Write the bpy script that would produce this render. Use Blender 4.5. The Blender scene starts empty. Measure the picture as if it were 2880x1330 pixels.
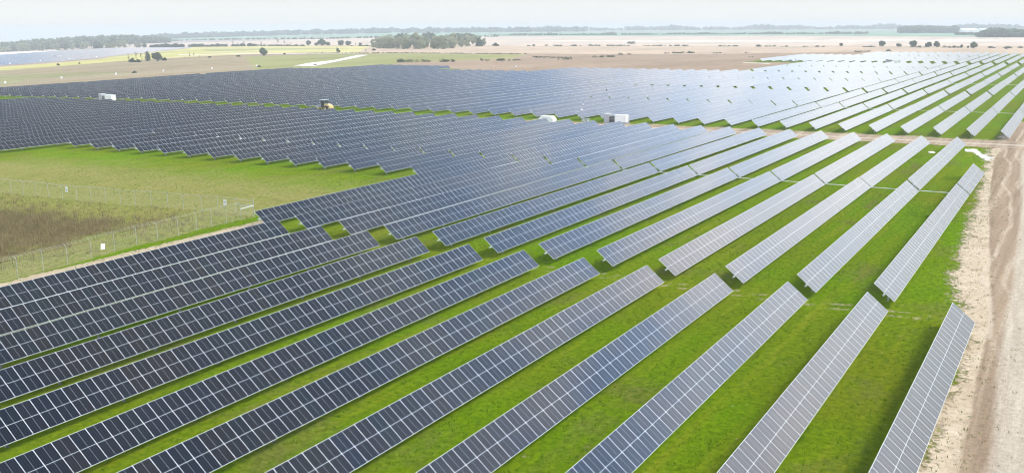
import bpy, math, random
import numpy as np
from mathutils import Vector, Matrix
random.seed(7)
rng = np.random.default_rng(11)
SC = bpy.context.scene
COL = SC.collection
P = 6.2                                   # row pitch in metres

# ------------------------------------------------------------------ camera
F_PX, PITCH, ROLL, YAW = 2791.93, 0.2087, -0.0062, 1.0517
CAM = Vector((0.0, -12.9946 * P, (3.7456 - 0.115) * P))
FW = Vector((math.sin(YAW) * math.cos(PITCH), math.cos(YAW) * math.cos(PITCH), -math.sin(PITCH)))
RT0 = Vector((math.cos(YAW), -math.sin(YAW), 0.0))
UP0 = RT0.cross(FW)
RT = RT0 * math.cos(ROLL) + UP0 * math.sin(ROLL)
UP = -RT0 * math.sin(ROLL) + UP0 * math.cos(ROLL)
cam_data = bpy.data.cameras.new('camera')
cam_data.sensor_width = 36.0
cam_data.lens = F_PX / 2880.0 * 36.0
cam_data.clip_start = 0.5
cam_data.clip_end = 40000.0
cam = bpy.data.objects.new('camera', cam_data)
COL.objects.link(cam)
cam.matrix_world = Matrix(((RT.x, UP.x, -FW.x, CAM.x), (RT.y, UP.y, -FW.y, CAM.y), (RT.z, UP.z, -FW.z, CAM.z), (0, 0, 0, 1)))
SC.camera = cam

# ------------------------------------------------------------------ light
SUN_EL, SUN_AZ = math.radians(50), math.radians(-72)     # azimuth measured from +x towards +y
SKY_STRENGTH = 0.1
CLOUD_SEED = 9.1
SUN_STRENGTH = 3.5
EXPOSURE = 0.0
HAZE_DENSITY = 0.00028
world = bpy.data.worlds.new('World')
SC.world = world
world.use_nodes = True
wn, wl = world.node_tree.nodes, world.node_tree.links
wn.clear()
w_out = wn.new('ShaderNodeOutputWorld')
w_bg = wn.new('ShaderNodeBackground')
w_sky = wn.new('ShaderNodeTexSky')
w_sky.sky_type = 'NISHITA'
w_sky.sun_disc = False
w_sky.sun_elevation = SUN_EL
w_sky.sun_rotation = math.pi / 2 - SUN_AZ
w_sky.air_density = 1.0
w_sky.dust_density = 1.0
w_sky.ozone_density = 1.0
w_hsv = wn.new('ShaderNodeHueSaturation')
w_hsv.inputs['Saturation'].default_value = 0.65
wl.new(w_sky.outputs[0], w_hsv.inputs['Color'])
# thin broken cloud high up, laid out by sky direction
w_tc = wn.new('ShaderNodeTexCoord')
w_n = wn.new('ShaderNodeTexNoise')
w_n.noise_dimensions = '4D'
w_n.inputs['W'].default_value = CLOUD_SEED
w_n.inputs['Scale'].default_value = 10.0
w_n.inputs['Detail'].default_value = 5.0
w_n.inputs['Roughness'].default_value = 0.6
wl.new(w_tc.outputs['Generated'], w_n.inputs['Vector'])
w_cr = wn.new('ShaderNodeValToRGB')
e = w_cr.color_ramp.elements
e[0].position, e[0].color = 0.40, (0.40, 0.58, 0.88, 1)
e[1].position, e[1].color = 0.60, (1.36, 1.12, 1.0, 1)
wl.new(w_n.outputs['Fac'], w_cr.inputs['Fac'])
w_sep = wn.new('ShaderNodeSeparateXYZ')
wl.new(w_tc.outputs['Generated'], w_sep.inputs[0])
w_mr = wn.new('ShaderNodeMapRange')
w_mr.inputs['From Min'].default_value = 0.16
w_mr.inputs['From Max'].default_value = 0.45
wl.new(w_sep.outputs['Z'], w_mr.inputs['Value'])
# bright veil of haze and thin cloud over the clear sky, brightest some way above the horizon
w_veil = wn.new('ShaderNodeValToRGB')
VEIL = [(0.0, .252), (.03, .234), (.09, .29), (.20, .70), (.34, .93), (.47, .68), (.58, .39), (.70, .16), (.80, .12), (1.0, .10)]
vr = w_veil.color_ramp
while len(vr.elements) < len(VEIL): vr.elements.new(.5)
for el, (p, c) in zip(vr.elements, VEIL):
    b = min(1, max(0, (p - .3) / .3)); el.position = p; el.color = (c * (.965 - .22 * b), c, c * (1.01 + .20 * b), 1)
wl.new(w_sep.outputs['Z'], w_veil.inputs['Fac'])
w_sc = wn.new('ShaderNodeMixRGB'); w_sc.blend_type = 'MULTIPLY'; w_sc.inputs['Fac'].default_value = 1.0
w_sc.inputs['Color2'].default_value = (33, 33, 33, 1)
wl.new(w_veil.outputs[0], w_sc.inputs['Color1'])
w_add = wn.new('ShaderNodeMixRGB'); w_add.blend_type = 'ADD'; w_add.inputs['Fac'].default_value = 1.0
w_dim = wn.new('ShaderNodeMixRGB'); w_dim.blend_type = 'MULTIPLY'; w_dim.inputs['Fac'].default_value = 1.0
w_dim.inputs['Color2'].default_value = (.34, .34, .34, 1)
wl.new(w_hsv.outputs[0], w_dim.inputs['Color1'])
wl.new(w_dim.outputs[0], w_add.inputs['Color1'])
wl.new(w_sc.outputs[0], w_add.inputs['Color2'])
w_mix = wn.new('ShaderNodeMixRGB')
w_mix.blend_type = 'MULTIPLY'
wl.new(w_mr.outputs[0], w_mix.inputs['Fac'])
wl.new(w_add.outputs[0], w_mix.inputs['Color1'])
wl.new(w_cr.outputs[0], w_mix.inputs['Color2'])
wl.new(w_mix.outputs[0], w_bg.inputs['Color'])
w_bg.inputs['Strength'].default_value = SKY_STRENGTH
wl.new(w_bg.outputs[0], w_out.inputs['Surface'])

sun_data = bpy.data.lights.new('sun', 'SUN')
sun_data.energy = SUN_STRENGTH
sun_data.angle = math.radians(16)
sun_data.color = (1.0, 0.95, 0.87)
sun = bpy.data.objects.new('sun', sun_data)
COL.objects.link(sun)
sdir = Vector((math.cos(SUN_AZ) * math.cos(SUN_EL), math.sin(SUN_AZ) * math.cos(SUN_EL), math.sin(SUN_EL)))
sun.rotation_euler = sdir.to_track_quat('Z', 'Y').to_euler()
sun.location = (0, 0, 200)

SC.view_settings.view_transform = 'Standard'
SC.view_settings.look = 'None'
SC.view_settings.exposure = EXPOSURE
SC.view_settings.gamma = 1.0
SC.view_settings.use_curve_mapping = False
SC.cycles.filter_width = 1.0
SC.cycles.max_bounces = 6
SC.cycles.volume_bounces = 0
SC.cycles.transparent_max_bounces = 12

# ------------------------------------------------------------------ terrain
# the plain falls gently away to the left (north west) beyond 250 m
T_KEYS = [(-0.7, .0125), (-.505, .0115), (-.443, .0087), (-.392, .0057), (-.350, .0046), (-.314, .0032), (-.252, .0020), (-.19, .0010), (-.12, 0.0), (9, 0.0)]
FH = Vector((math.sin(YAW), math.cos(YAW)))
RH = Vector((math.cos(YAW), -math.sin(YAW)))
def terrain(x, y):
    x = np.asarray(x, float); y = np.asarray(y, float)
    dx, dy = x - CAM.x, y - CAM.y
    f = dx * FH.x + dy * FH.y
    l = dx * RH.x + dy * RH.y
    r = np.hypot(dx, dy)
    t = np.where(f > 1, l / np.maximum(f, 1), 0.5)
    s = np.interp(t, [k[0] for k in T_KEYS], [k[1] for k in T_KEYS])
    d = np.maximum(r - 250, 0)
    return -s * d * d / (d + 40)
def ground_at(u, v, dz=0.0):
    """point of the terrain seen along a survey sight line (photo pixel)"""
    d = FW + RT * ((u - 1440) / F_PX) - UP * ((v - 665) / F_PX)
    lo, hi = 5.0, 5.0
    def above(t):
        p = CAM + d * t
        return p.z - (float(terrain(p.x, p.y)) + dz)
    while above(hi) > 0 and hi < 9000:
        lo = hi; hi *= 1.03
    for _ in range(30):
        m = (lo + hi) / 2
        if above(m) > 0: lo = m
        else: hi = m
    p = CAM + d * hi
    return Vector((p.x, p.y, float(terrain(p.x, p.y))))
def bearing_point(u, dist):
    """terrain point at a bearing and distance"""
    d = FW + RT * ((u - 1440) / F_PX) - UP * ((85 - 665) / F_PX)
    h = Vector((d.x, d.y)).normalized() * dist
    x, y = CAM.x + h.x, CAM.y + h.y
    return Vector((x, y, float(terrain(x, y))))
def px_height(p, px):
    return px / F_PX * (p - CAM).length

# ------------------------------------------------------------------ helpers
def tag(o, label=None, cat=None, group=None, kind=None):
    if label: o['label'] = label
    if cat: o['category'] = cat
    if group: o['group'] = group
    if kind: o['kind'] = kind
    return o
def empty(name, loc, rz=0.0):
    o = bpy.data.objects.new(name, None)
    o.empty_display_size = 0.5
    o.location = loc
    o.rotation_euler = (0, 0, rz)
    COL.objects.link(o)
    return o
def link(name, mesh, parent=None, loc=(0, 0, 0), rot=(0, 0, 0)):
    o = bpy.data.objects.new(name, mesh)
    COL.objects.link(o)
    o.parent = parent
    o.location = loc
    o.rotation_euler = rot
    return o
class MB:
    def __init__(s): s.v = []; s.f = []; s.m = []
    def poly(s, pts, m=0):
        b = len(s.v); s.v += [tuple(p) for p in pts]; s.f.append(tuple(range(b, b + len(pts)))); s.m.append(m)
    def box(s, x0, x1, y0, y1, z0, z1, m=0, M=None):
        b = len(s.v)
        pts = [(x0, y0, z0), (x1, y0, z0), (x1, y1, z0), (x0, y1, z0), (x0, y0, z1), (x1, y0, z1), (x1, y1, z1), (x0, y1, z1)]
        if M is not None: pts = [tuple(M @ Vector(p)) for p in pts]
        s.v += pts
        for f in ((0, 3, 2, 1), (4, 5, 6, 7), (0, 1, 5, 4), (1, 2, 6, 5), (2, 3, 7, 6), (3, 0, 4, 7)):
            s.f.append(tuple(b + i for i in f)); s.m.append(m)
        return s
    def tube(s, pts, r, n=8, m=0, cap=True):
        pts = [Vector(p) for p in pts]
        rr = r if isinstance(r, (list, tuple)) else [r] * len(pts)
        b = len(s.v)
        for i, p in enumerate(pts):
            d = (pts[min(i + 1, len(pts) - 1)] - pts[max(i - 1, 0)]).normalized()
            a = Vector((0, 0, 1)) if abs(d.z) < .9 else Vector((1, 0, 0))
            x = d.cross(a).normalized(); y = d.cross(x)
            for k in range(n):
                t = 2 * math.pi * k / n
                s.v.append(tuple(p + (x * math.cos(t) + y * math.sin(t)) * rr[i]))
        for i in range(len(pts) - 1):
            for k in range(n):
                a0 = b + i * n + k; a1 = b + i * n + (k + 1) % n
                s.f.append((a0, a0 + n, a1 + n, a1)); s.m.append(m)
        if cap:
            s.f.append(tuple(b + k for k in range(n))); s.m.append(m)
            e = b + (len(pts) - 1) * n
            s.f.append(tuple(e + n - 1 - k for k in range(n))); s.m.append(m)
        return s
    def prism(s, prof, y0, y1, m=0):
        """profile of (x, z) points swept along y"""
        b = len(s.v); n = len(prof)
        s.v += [(x, y0, z) for x, z in prof] + [(x, y1, z) for x, z in prof]
        s.f.append(tuple(b + i for i in range(n))); s.m.append(m)
        s.f.append(tuple(b + n + n - 1 - i for i in range(n))); s.m.append(m)
        for i in range(n):
            j = (i + 1) % n
            s.f.append((b + i, b + n + i, b + n + j, b + j)); s.m.append(m)
        return s
    def mesh(s, name, mats, smooth=False):
        me = bpy.data.meshes.new(name)
        me.from_pydata(s.v, [], s.f)
        for m in (mats if isinstance(mats, (list, tuple)) else [mats]): me.materials.append(m)
        me.polygons.foreach_set('material_index', s.m)
        if smooth: me.polygons.foreach_set('use_smooth', [True] * len(s.f))
        me.update()
        return me
    def build(s, name, mats, parent=None, loc=(0, 0, 0), rot=(0, 0, 0), smooth=False):
        return link(name, s.mesh(name, mats, smooth), parent, loc, rot)
def bevel(o, w, seg=2):
    b = o.modifiers.new('bevel', 'BEVEL'); b.width = w; b.segments = seg; b.limit_method = 'ANGLE'
    return o
def np_mesh(name, verts, faces, mats, uv=None):
    me = bpy.data.meshes.new(name)
    nv, nf, k = len(verts), len(faces), faces.shape[1]
    me.vertices.add(nv); me.vertices.foreach_set('co', np.asarray(verts, np.float32).ravel())
    me.loops.add(nf * k); me.loops.foreach_set('vertex_index', faces.astype(np.int32).ravel())
    me.polygons.add(nf); me.polygons.foreach_set('loop_start', np.arange(nf, dtype=np.int32) * k)
    for m in (mats if isinstance(mats, (list, tuple)) else [mats]): me.materials.append(m)
    if uv is not None:
        l = me.uv_layers.new(name='UVMap'); l.data.foreach_set('uv', np.asarray(uv, np.float32).ravel())
    me.update(calc_edges=True)
    me.shade_flat()
    return me

# ------------------------------------------------------------------ materials
class N:
    """small node graph writer"""
    def __init__(s, name):
        s.mat = bpy.data.materials.new(name); s.mat.use_nodes = True
        s.n = s.mat.node_tree.nodes; s.l = s.mat.node_tree.links
        s.n.clear(); s.out = s.n.new('ShaderNodeOutputMaterial')
    def put(s, sock, v):
        if hasattr(v, 'is_output') or isinstance(v, bpy.types.NodeSocket): s.l.new(v, sock)
        else:
            if isinstance(v, (tuple, list)) and len(v) == 3 and sock.type == 'RGBA': v = (*v, 1)
            sock.default_value = v
    def math(s, op, a, b=0.0, c=None, clamp=False):
        n = s.n.new('ShaderNodeMath'); n.operation = op; n.use_clamp = clamp
        s.put(n.inputs[0], a); s.put(n.inputs[1], b)
        if c is not None: s.put(n.inputs[2], c)
        return n.outputs[0]
    def rng(s, v, a, b, c=0.0, d=1.0):
        n = s.n.new('ShaderNodeMapRange')
        s.put(n.inputs['Value'], v); s.put(n.inputs['From Min'], a); s.put(n.inputs['From Max'], b)
        s.put(n.inputs['To Min'], c); s.put(n.inputs['To Max'], d)
        return n.outputs[0]
    def mix(s, f, a, b, blend='MIX'):
        n = s.n.new('ShaderNodeMixRGB'); n.blend_type = blend
        s.put(n.inputs[0], f); s.put(n.inputs[1], a); s.put(n.inputs[2], b)
        return n.outputs[0]
    def noise(s, vec, scale, detail=4, rough=.55, dist=0.0):
        n = s.n.new('ShaderNodeTexNoise')
        s.put(n.inputs['Vector'], vec); n.inputs['Scale'].default_value = scale
        n.inputs['Detail'].default_value = detail; n.inputs['Roughness'].default_value = rough
        n.inputs['Distortion'].default_value = dist
        return n.outputs['Fac']
    def ramp(s, f, stops, interp='LINEAR'):
        n = s.n.new('ShaderNodeValToRGB'); r = n.color_ramp; r.interpolation = interp
        while len(r.elements) < len(stops): r.elements.new(.5)
        for el, (p, c) in zip(r.elements, stops): el.position = p; el.color = (*c, 1)
        s.put(n.inputs[0], f)
        return n.outputs[0]
    def coord(s, which='Object'):
        return s.n.new('ShaderNodeTexCoord').outputs[which]
    def scale(s, vec, sc):
        n = s.n.new('ShaderNodeMapping'); s.put(n.inputs['Vector'], vec); n.inputs['Scale'].default_value = sc
        return n.outputs[0]
    def sep(s, vec):
        n = s.n.new('ShaderNodeSeparateXYZ'); s.put(n.inputs[0], vec); return n.outputs
    def attr(s, name, out='Fac'):
        n = s.n.new('ShaderNodeAttribute'); n.attribute_name = name; return n.outputs[out]
    def white(s, w):
        n = s.n.new('ShaderNodeTexWhiteNoise'); n.noise_dimensions = '1D'; s.put(n.inputs['W'], w); return n.outputs['Value']
    def objrand(s):
        return s.n.new('ShaderNodeObjectInfo').outputs['Random']
    def bump(s, h, strength, dist):
        n = s.n.new('ShaderNodeBump'); s.put(n.inputs['Height'], h)
        n.inputs['Strength'].default_value = strength; n.inputs['Distance'].default_value = dist
        return n.outputs[0]
    def bsdf(s, color, rough=.8, metallic=0.0, normal=None, **kw):
        n = s.n.new('ShaderNodeBsdfPrincipled')
        s.put(n.inputs['Base Color'], color); s.put(n.inputs['Roughness'], rough); s.put(n.inputs['Metallic'], metallic)
        if normal is not None: s.put(n.inputs['Normal'], normal)
        for k, v in kw.items(): s.put(n.inputs[k.replace('_', ' ')], v)
        return n.outputs[0]
    def mixs(s, f, a, b):
        n = s.n.new('ShaderNodeMixShader'); s.put(n.inputs[0], f); s.put(n.inputs[1], a); s.put(n.inputs[2], b)
        return n.outputs[0]
    def done(s, sh):
        s.l.new(sh, s.out.inputs['Surface']); return s.mat

def simple(name, color, rough=.6, metallic=0.0, var=.12, scale=3.0, **kw):
    g = N(name); c = g.coord()
    n = g.noise(c, scale, 5)
    dark = tuple(x * (1 - var) for x in color); light = tuple(min(1, x * (1 + var)) for x in color)
    return g.done(g.bsdf(g.ramp(n, [(.3, dark), (.7, light)]), rough, metallic, **kw))

MOD_W, MOD_L = 1.0168, 2.137
def panel_material():
    g = N('module_glass')
    uv = g.sep(g.coord('UV'))
    fu = g.math('FRACT', uv['X']); idx = g.math('FLOOR', uv['X'])
    v = uv['Y']
    idn = g.math('ADD', g.math('MULTIPLY', g.objrand(), 913.7), g.math('MULTIPLY', idx, 1.37))
    w = g.white(idn)
    w2 = g.white(g.math('ADD', idn, 71.3))
    base = g.ramp(w, [(0, (.0075, .011, .021)), (.28, (.0055, .015, .022)), (.5, (.012, .0115, .017)), (.68, (.018, .0145, .016)), (.86, (.0085, .014, .028))], 'CONSTANT')
    base = g.mix(g.math('ADD', g.math('MULTIPLY', w2, .35), .4), base, (.0055, .0085, .0135))
    # cell strings: six columns with thin light gaps, faint gaps across
    def near(val, at, half):
        return g.math('LESS_THAN', g.math('ABSOLUTE', g.math('SUBTRACT', val, at)), half)
    c6 = g.math('FRACT', g.math('MULTIPLY', fu, 6.0))
    col_gap = g.math('GREATER_THAN', g.math('ABSOLUTE', g.math('SUBTRACT', c6, .5)), .5 - .018)
    c24 = g.math('FRACT', g.math('MULTIPLY', v, 24.0))
    row_gap = g.math('GREATER_THAN', g.math('ABSOLUTE', g.math('SUBTRACT', c24, .5)), .5 - .03)
    fine = g.math('MAXIMUM', col_gap, g.math('MULTIPLY', row_gap, .5))
    string = near(fu, .5, .0075)
    base = g.mix(g.math('MULTIPLY', fine, .16), base, (.30, .33, .36))
    base = g.mix(g.math('MULTIPLY', string, .6), base, (.42, .46, .5))
    mid = near(v, .5, .0062)
    base = g.mix(g.math('MULTIPLY', mid, .85), base, (.50, .54, .58))
    glass = g.bsdf(base, .10, 0.0, IOR=1.5, Specular_IOR_Level=.5, Sheen_Weight=.18, Sheen_Roughness=.35, Sheen_Tint=(.75, .76, .8, 1))
    eu = g.math('MINIMUM', fu, g.math('SUBTRACT', 1.0, fu))
    ev = g.math('MINIMUM', v, g.math('SUBTRACT', 1.0, v))
    fr = g.math('MAXIMUM', g.math('LESS_THAN', eu, .0125 / MOD_W), g.math('LESS_THAN', ev, .016 / MOD_L))
    frame = g.bsdf((.76, .79, .81), .4, 0.0)
    return g.done(g.mixs(fr, glass, frame))
M_GLASS = panel_material()
M_FRAME = simple('aluminium_frame', (.80, .83, .85), .4, 0.0, .05)
M_BACK = simple('module_backsheet', (.16, .17, .18), .6)
M_STEEL = simple('galvanised_steel', (.36, .38, .39), .5, .35, .18, 6.0)
M_TUBE = simple('torque_tube_steel', (.46, .48, .49), .45, .4, .12, 4.0)
M_DARK = simple('dark_housing', (.03, .032, .035), .5)
M_WHITE = simple('white_paint', (.80, .81, .81), .45, 0.0, .05, 1.5)
M_OFFWHITE = simple('light_grey_paint', (.60, .62, .62), .5, 0.0, .06, 1.5)
M_GREY = simple('grey_cabinet_paint', (.36, .37, .41), .5, 0.0, .06, 1.5)
M_DGREY = simple('dark_grey_transformer', (.13, .15, .16), .55, 0.0, .15, 2.0)
M_YELLOW = simple('machine_yellow', (.58, .43, .19), .4, 0.0, .08, 2.0)
M_TYRE = simple('black_rubber', (.02, .02, .02), .85)
M_CABGLASS = N('cab_glass'); M_CABGLASS = M_CABGLASS.done(M_CABGLASS.bsdf((.05, .07, .075), .06))
M_INK = simple('dark_print', (.05, .05, .055), .7)
M_POSTF = simple('fence_post_steel', (.37, .39, .34), .6, .1, .1, 6.0)
M_SHAFT = simple('drive_shaft_steel', (.70, .72, .70), .4, .1, .08, 4.0)

def foliage(name, cols, rough=.75):
    g = N(name); c = g.coord()
    n1 = g.noise(c, .35, 3, .6); n2 = g.noise(c, 1.8, 2)
    f = g.math('ADD', g.math('MULTIPLY', n1, .65), g.math('MULTIPLY', n2, .35))
    f = g.math('ADD', f, g.math('MULTIPLY', g.math('SUBTRACT', g.objrand(), .5), .22))
    col = g.ramp(f, [(.30, cols[0]), (.5, cols[1]), (.68, cols[2])])
    d = g.bsdf(col, rough)
    t = g.n.new('ShaderNodeBsdfTranslucent'); g.put(t.inputs[0], col)
    return g.done(g.mixs(.5, d, t.outputs[0]))
M_LEAF = foliage('oak_leaves', [(.07, .11, .05), (.13, .175, .085), (.23, .26, .14)])
M_PALE = foliage('spring_leaves', [(.26, .30, .17), (.40, .42, .26), (.55, .54, .38)])
M_DRYLEAF = foliage('bare_twigs', [(.14, .125, .09), (.21, .19, .14), (.29, .26, .2)])
M_HEDGE = foliage('scrub_leaves', [(.028, .055, .015), (.055, .085, .026), (.09, .11, .04)])
M_BARK = simple('bark', (.13, .105, .08), .9, 0.0, .3, 5.0)

def ground_material():
    g = N('field_ground')
    pos = g.coord('Object')
    near_w = g.attr('turf')                      # 1 inside the solar farm
    tint = g.attr('soil', 'Color')
    dry = g.attr('dry'); bare = g.attr('bare'); rut = g.attr('rut')
    big = g.noise(pos, .035, 4, .55); med = g.noise(pos, .22, 5, .6); fin = g.noise(pos, 2.2, 6, .7)
    str_ = g.noise(g.scale(pos, (.6, 2.6, 1)), .8, 5, .65)
    spk = g.noise(pos, 9.0, 3, .7)
    grass = g.ramp(fin, [(.28, (.058, .122, .0003)), (.5, (.118, .222, .0004)), (.72, (.20, .310, .0015))])
    grass = g.mix(g.rng(big, .42, .66), grass, g.ramp(fin, [(.3, (.085, .130, .001)), (.7, (.205, .245, .008))]))
    mow = g.noise(g.scale(pos, (.03, .75, 1)), 1.0, 4, .6)
    grass = g.mix(g.rng(mow, .50, .68, 0, .7), grass, g.ramp(fin, [(.3, (.13, .165, .002)), (.7, (.27, .30, .02))]))
    ptch = g.noise(g.scale(pos, (.8, 1.3, 1)), .11, 5, .65, .5)
    grass = g.mix(g.rng(ptch, .54, .68, 0, .75), grass, g.ramp(fin, [(.3, (.075, .085, .012)), (.7, (.21, .20, .06))]))
    grass = g.mix(g.rng(ptch, .40, .30, 0, .55), grass, (.045, .105, .001))
    straw = g.ramp(fin, [(.3, (.17, .165, .03)), (.7, (.37, .34, .13))])
    dm = g.math('ADD', dry, g.math('SUBTRACT', g.math('ADD', g.math('MULTIPLY', med, .6), g.math('MULTIPLY', str_, .5)), .55))
    grass = g.mix(g.rng(dm, .22, .72), grass, straw)
    brush = g.ramp(fin, [(.3, (.095, .075, .032)), (.7, (.235, .18, .095))])
    bm = g.math('ADD', g.attr('brush'), g.math('MULTIPLY', g.math('SUBTRACT', med, .5), 1.1))
    grass = g.mix(g.rng(bm, .35, .65), grass, brush)
    sand = g.ramp(str_, [(.3, (.40, .31, .20)), (.7, (.60, .49, .35))])
    # scattered bare flecks and wheel ruts
    fl = g.noise(g.scale(pos, (.7, 1.6, 1)), 1.1, 4, .7)
    fleck = g.math('MULTIPLY', g.rng(fl, .66, .75), .8)
    rm = g.rng(g.math('ADD', rut, g.math('MULTIPLY', g.math('SUBTRACT', str_, .5), 1.8)), .45, .75)
    bmk = g.rng(g.math('ADD', bare, g.math('MULTIPLY', g.math('SUBTRACT', g.math('ADD', g.math('MULTIPLY', fin, .6), g.math('MULTIPLY', med, .5)), .55), 1.5)), .42, .58)
    grass = g.mix(g.math('MULTIPLY', rm, .8), grass, g.ramp(str_, [(.3, (.20, .17, .07)), (.7, (.44, .37, .23))]))
    grass = g.mix(g.math('MAXIMUM', fleck, bmk), grass, sand)
    # open fields beyond
    fvar = g.math('ADD', g.math('MULTIPLY', g.noise(g.scale(pos, (.35, 1, 1)), .02, 6, .6), .7), g.math('MULTIPLY', g.noise(pos, .12, 5, .65), .5))
    far = g.mix(1.0, tint, g.ramp(fvar, [(.35, (.64, .66, .62)), (.6, (1.0, 1, 1)), (.8, (1.22, 1.18, 1.13))]), 'MULTIPLY')
    col = g.mix(near_w, far, grass)
    h = g.math('ADD', g.math('MULTIPLY', fin, .7), g.math('MULTIPLY', spk, .5))
    return g.done(g.bsdf(col, .95, 0.0, g.bump(h, .9, .22), Specular_IOR_Level=0.0))
M_GROUND = ground_material()

def dirt_material():
    """track across u (metres from the grass edge in 'across'), ragged alpha edge"""
    g = N('dirt_track')
    pos = g.coord('Object')
    ac = g.attr('across'); wid = g.attr('edge'); pale = g.attr('pale'); dark = g.attr('dark')
    st = g.noise(g.scale(pos, (.10, 1.5, 1)), 1.0, 6, .65, .4)
    fin = g.noise(pos, 2.5, 6, .7); med = g.noise(pos, .35, 5, .6)
    tr = g.noise(g.scale(pos, (.022, .55, 1)), 1.0, 5, .6, .5)
    sand = g.ramp(med, [(.3, (.46, .36, .24)), (.7, (.62, .51, .37))])
    brown = g.ramp(tr, [(.32, (.23, .16, .10)), (.5, (.33, .24, .155)), (.66, (.46, .36, .245))])
    lime = g.ramp(st, [(.3, (.41, .345, .26)), (.7, (.57, .495, .38))])
    col = g.mix(g.rng(g.math('ADD', dark, g.math('MULTIPLY', g.math('SUBTRACT', st, .5), .9)), .35, .65), sand, brown)
    col = g.mix(g.rng(g.math('ADD', pale, g.math('MULTIPLY', g.math('SUBTRACT', tr, .5), 1.0)), .35, .7), col, lime)
    wob = g.math('ADD', ac, g.math('MULTIPLY', g.math('SUBTRACT', g.noise(g.scale(pos, (.018, .0, 0)), 1.0, 3, .5), .5), 9.0))
    line = None
    for c_ in (3.4, 5.2, 6.1, 7.9, 9.6, 11.4, 13.5):
        d_ = g.rng(g.math('ABSOLUTE', g.math('SUBTRACT', wob, c_)), .12, .34, 1.0, 0.0)
        line = d_ if line is None else g.math('MAXIMUM', line, d_)
    line = g.math('MULTIPLY', line, g.rng(st, .35, .6, .15, .75))
    col = g.mix(line, col, g.mix(pale, (.54, .44, .33), (.40, .33, .25)))
    col = g.mix(1.0, col, g.ramp(fin, [(.3, (.74, .74, .73)), (.7, (1.14, 1.14, 1.14))]), 'MULTIPLY')
    sh = g.bsdf(col, .95, 0.0, g.bump(g.math('ADD', fin, st), .7, .12), Specular_IOR_Level=.15)
    big = g.noise(g.scale(pos, (.8, .9, 1)), .30, 7, .72)
    m = g.rng(g.math('ADD', wid, g.math('ADD', g.math('MULTIPLY', g.math('SUBTRACT', big, .5), 1.7), g.math('MULTIPLY', g.math('SUBTRACT', fin, .5), 1.3))), .38, .64)
    tr_ = g.n.new('ShaderNodeBsdfTransparent')
    return g.done(g.mixs(m, tr_.outputs[0], sh))
M_DIRT = dirt_material()

# ------------------------------------------------------------------ ground sheet
def inside(px, py, poly):
    res = np.zeros(px.shape, bool)
    n = len(poly)
    for i in range(n):
        x0, y0 = poly[i][0], poly[i][1]; x1, y1 = poly[(i + 1) % n][0], poly[(i + 1) % n][1]
        if y0 == y1: continue
        c = ((y0 > py) != (y1 > py)) & (px < (x1 - x0) * (py - y0) / (y1 - y0) + x0)
        res ^= c
    return res
def poly_at(pts): return [ground_at(*p) for p in pts]
def seg_dist(px, py, a, b):
    ax, ay, bx, by = a[0], a[1], b[0], b[1]
    t = np.clip(((px - ax) * (bx - ax) + (py - ay) * (by - ay)) / max((bx - ax) ** 2 + (by - ay) ** 2, 1e-6), 0, 1)
    return np.hypot(px - ax - t * (bx - ax), py - ay - t * (by - ay))
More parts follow.
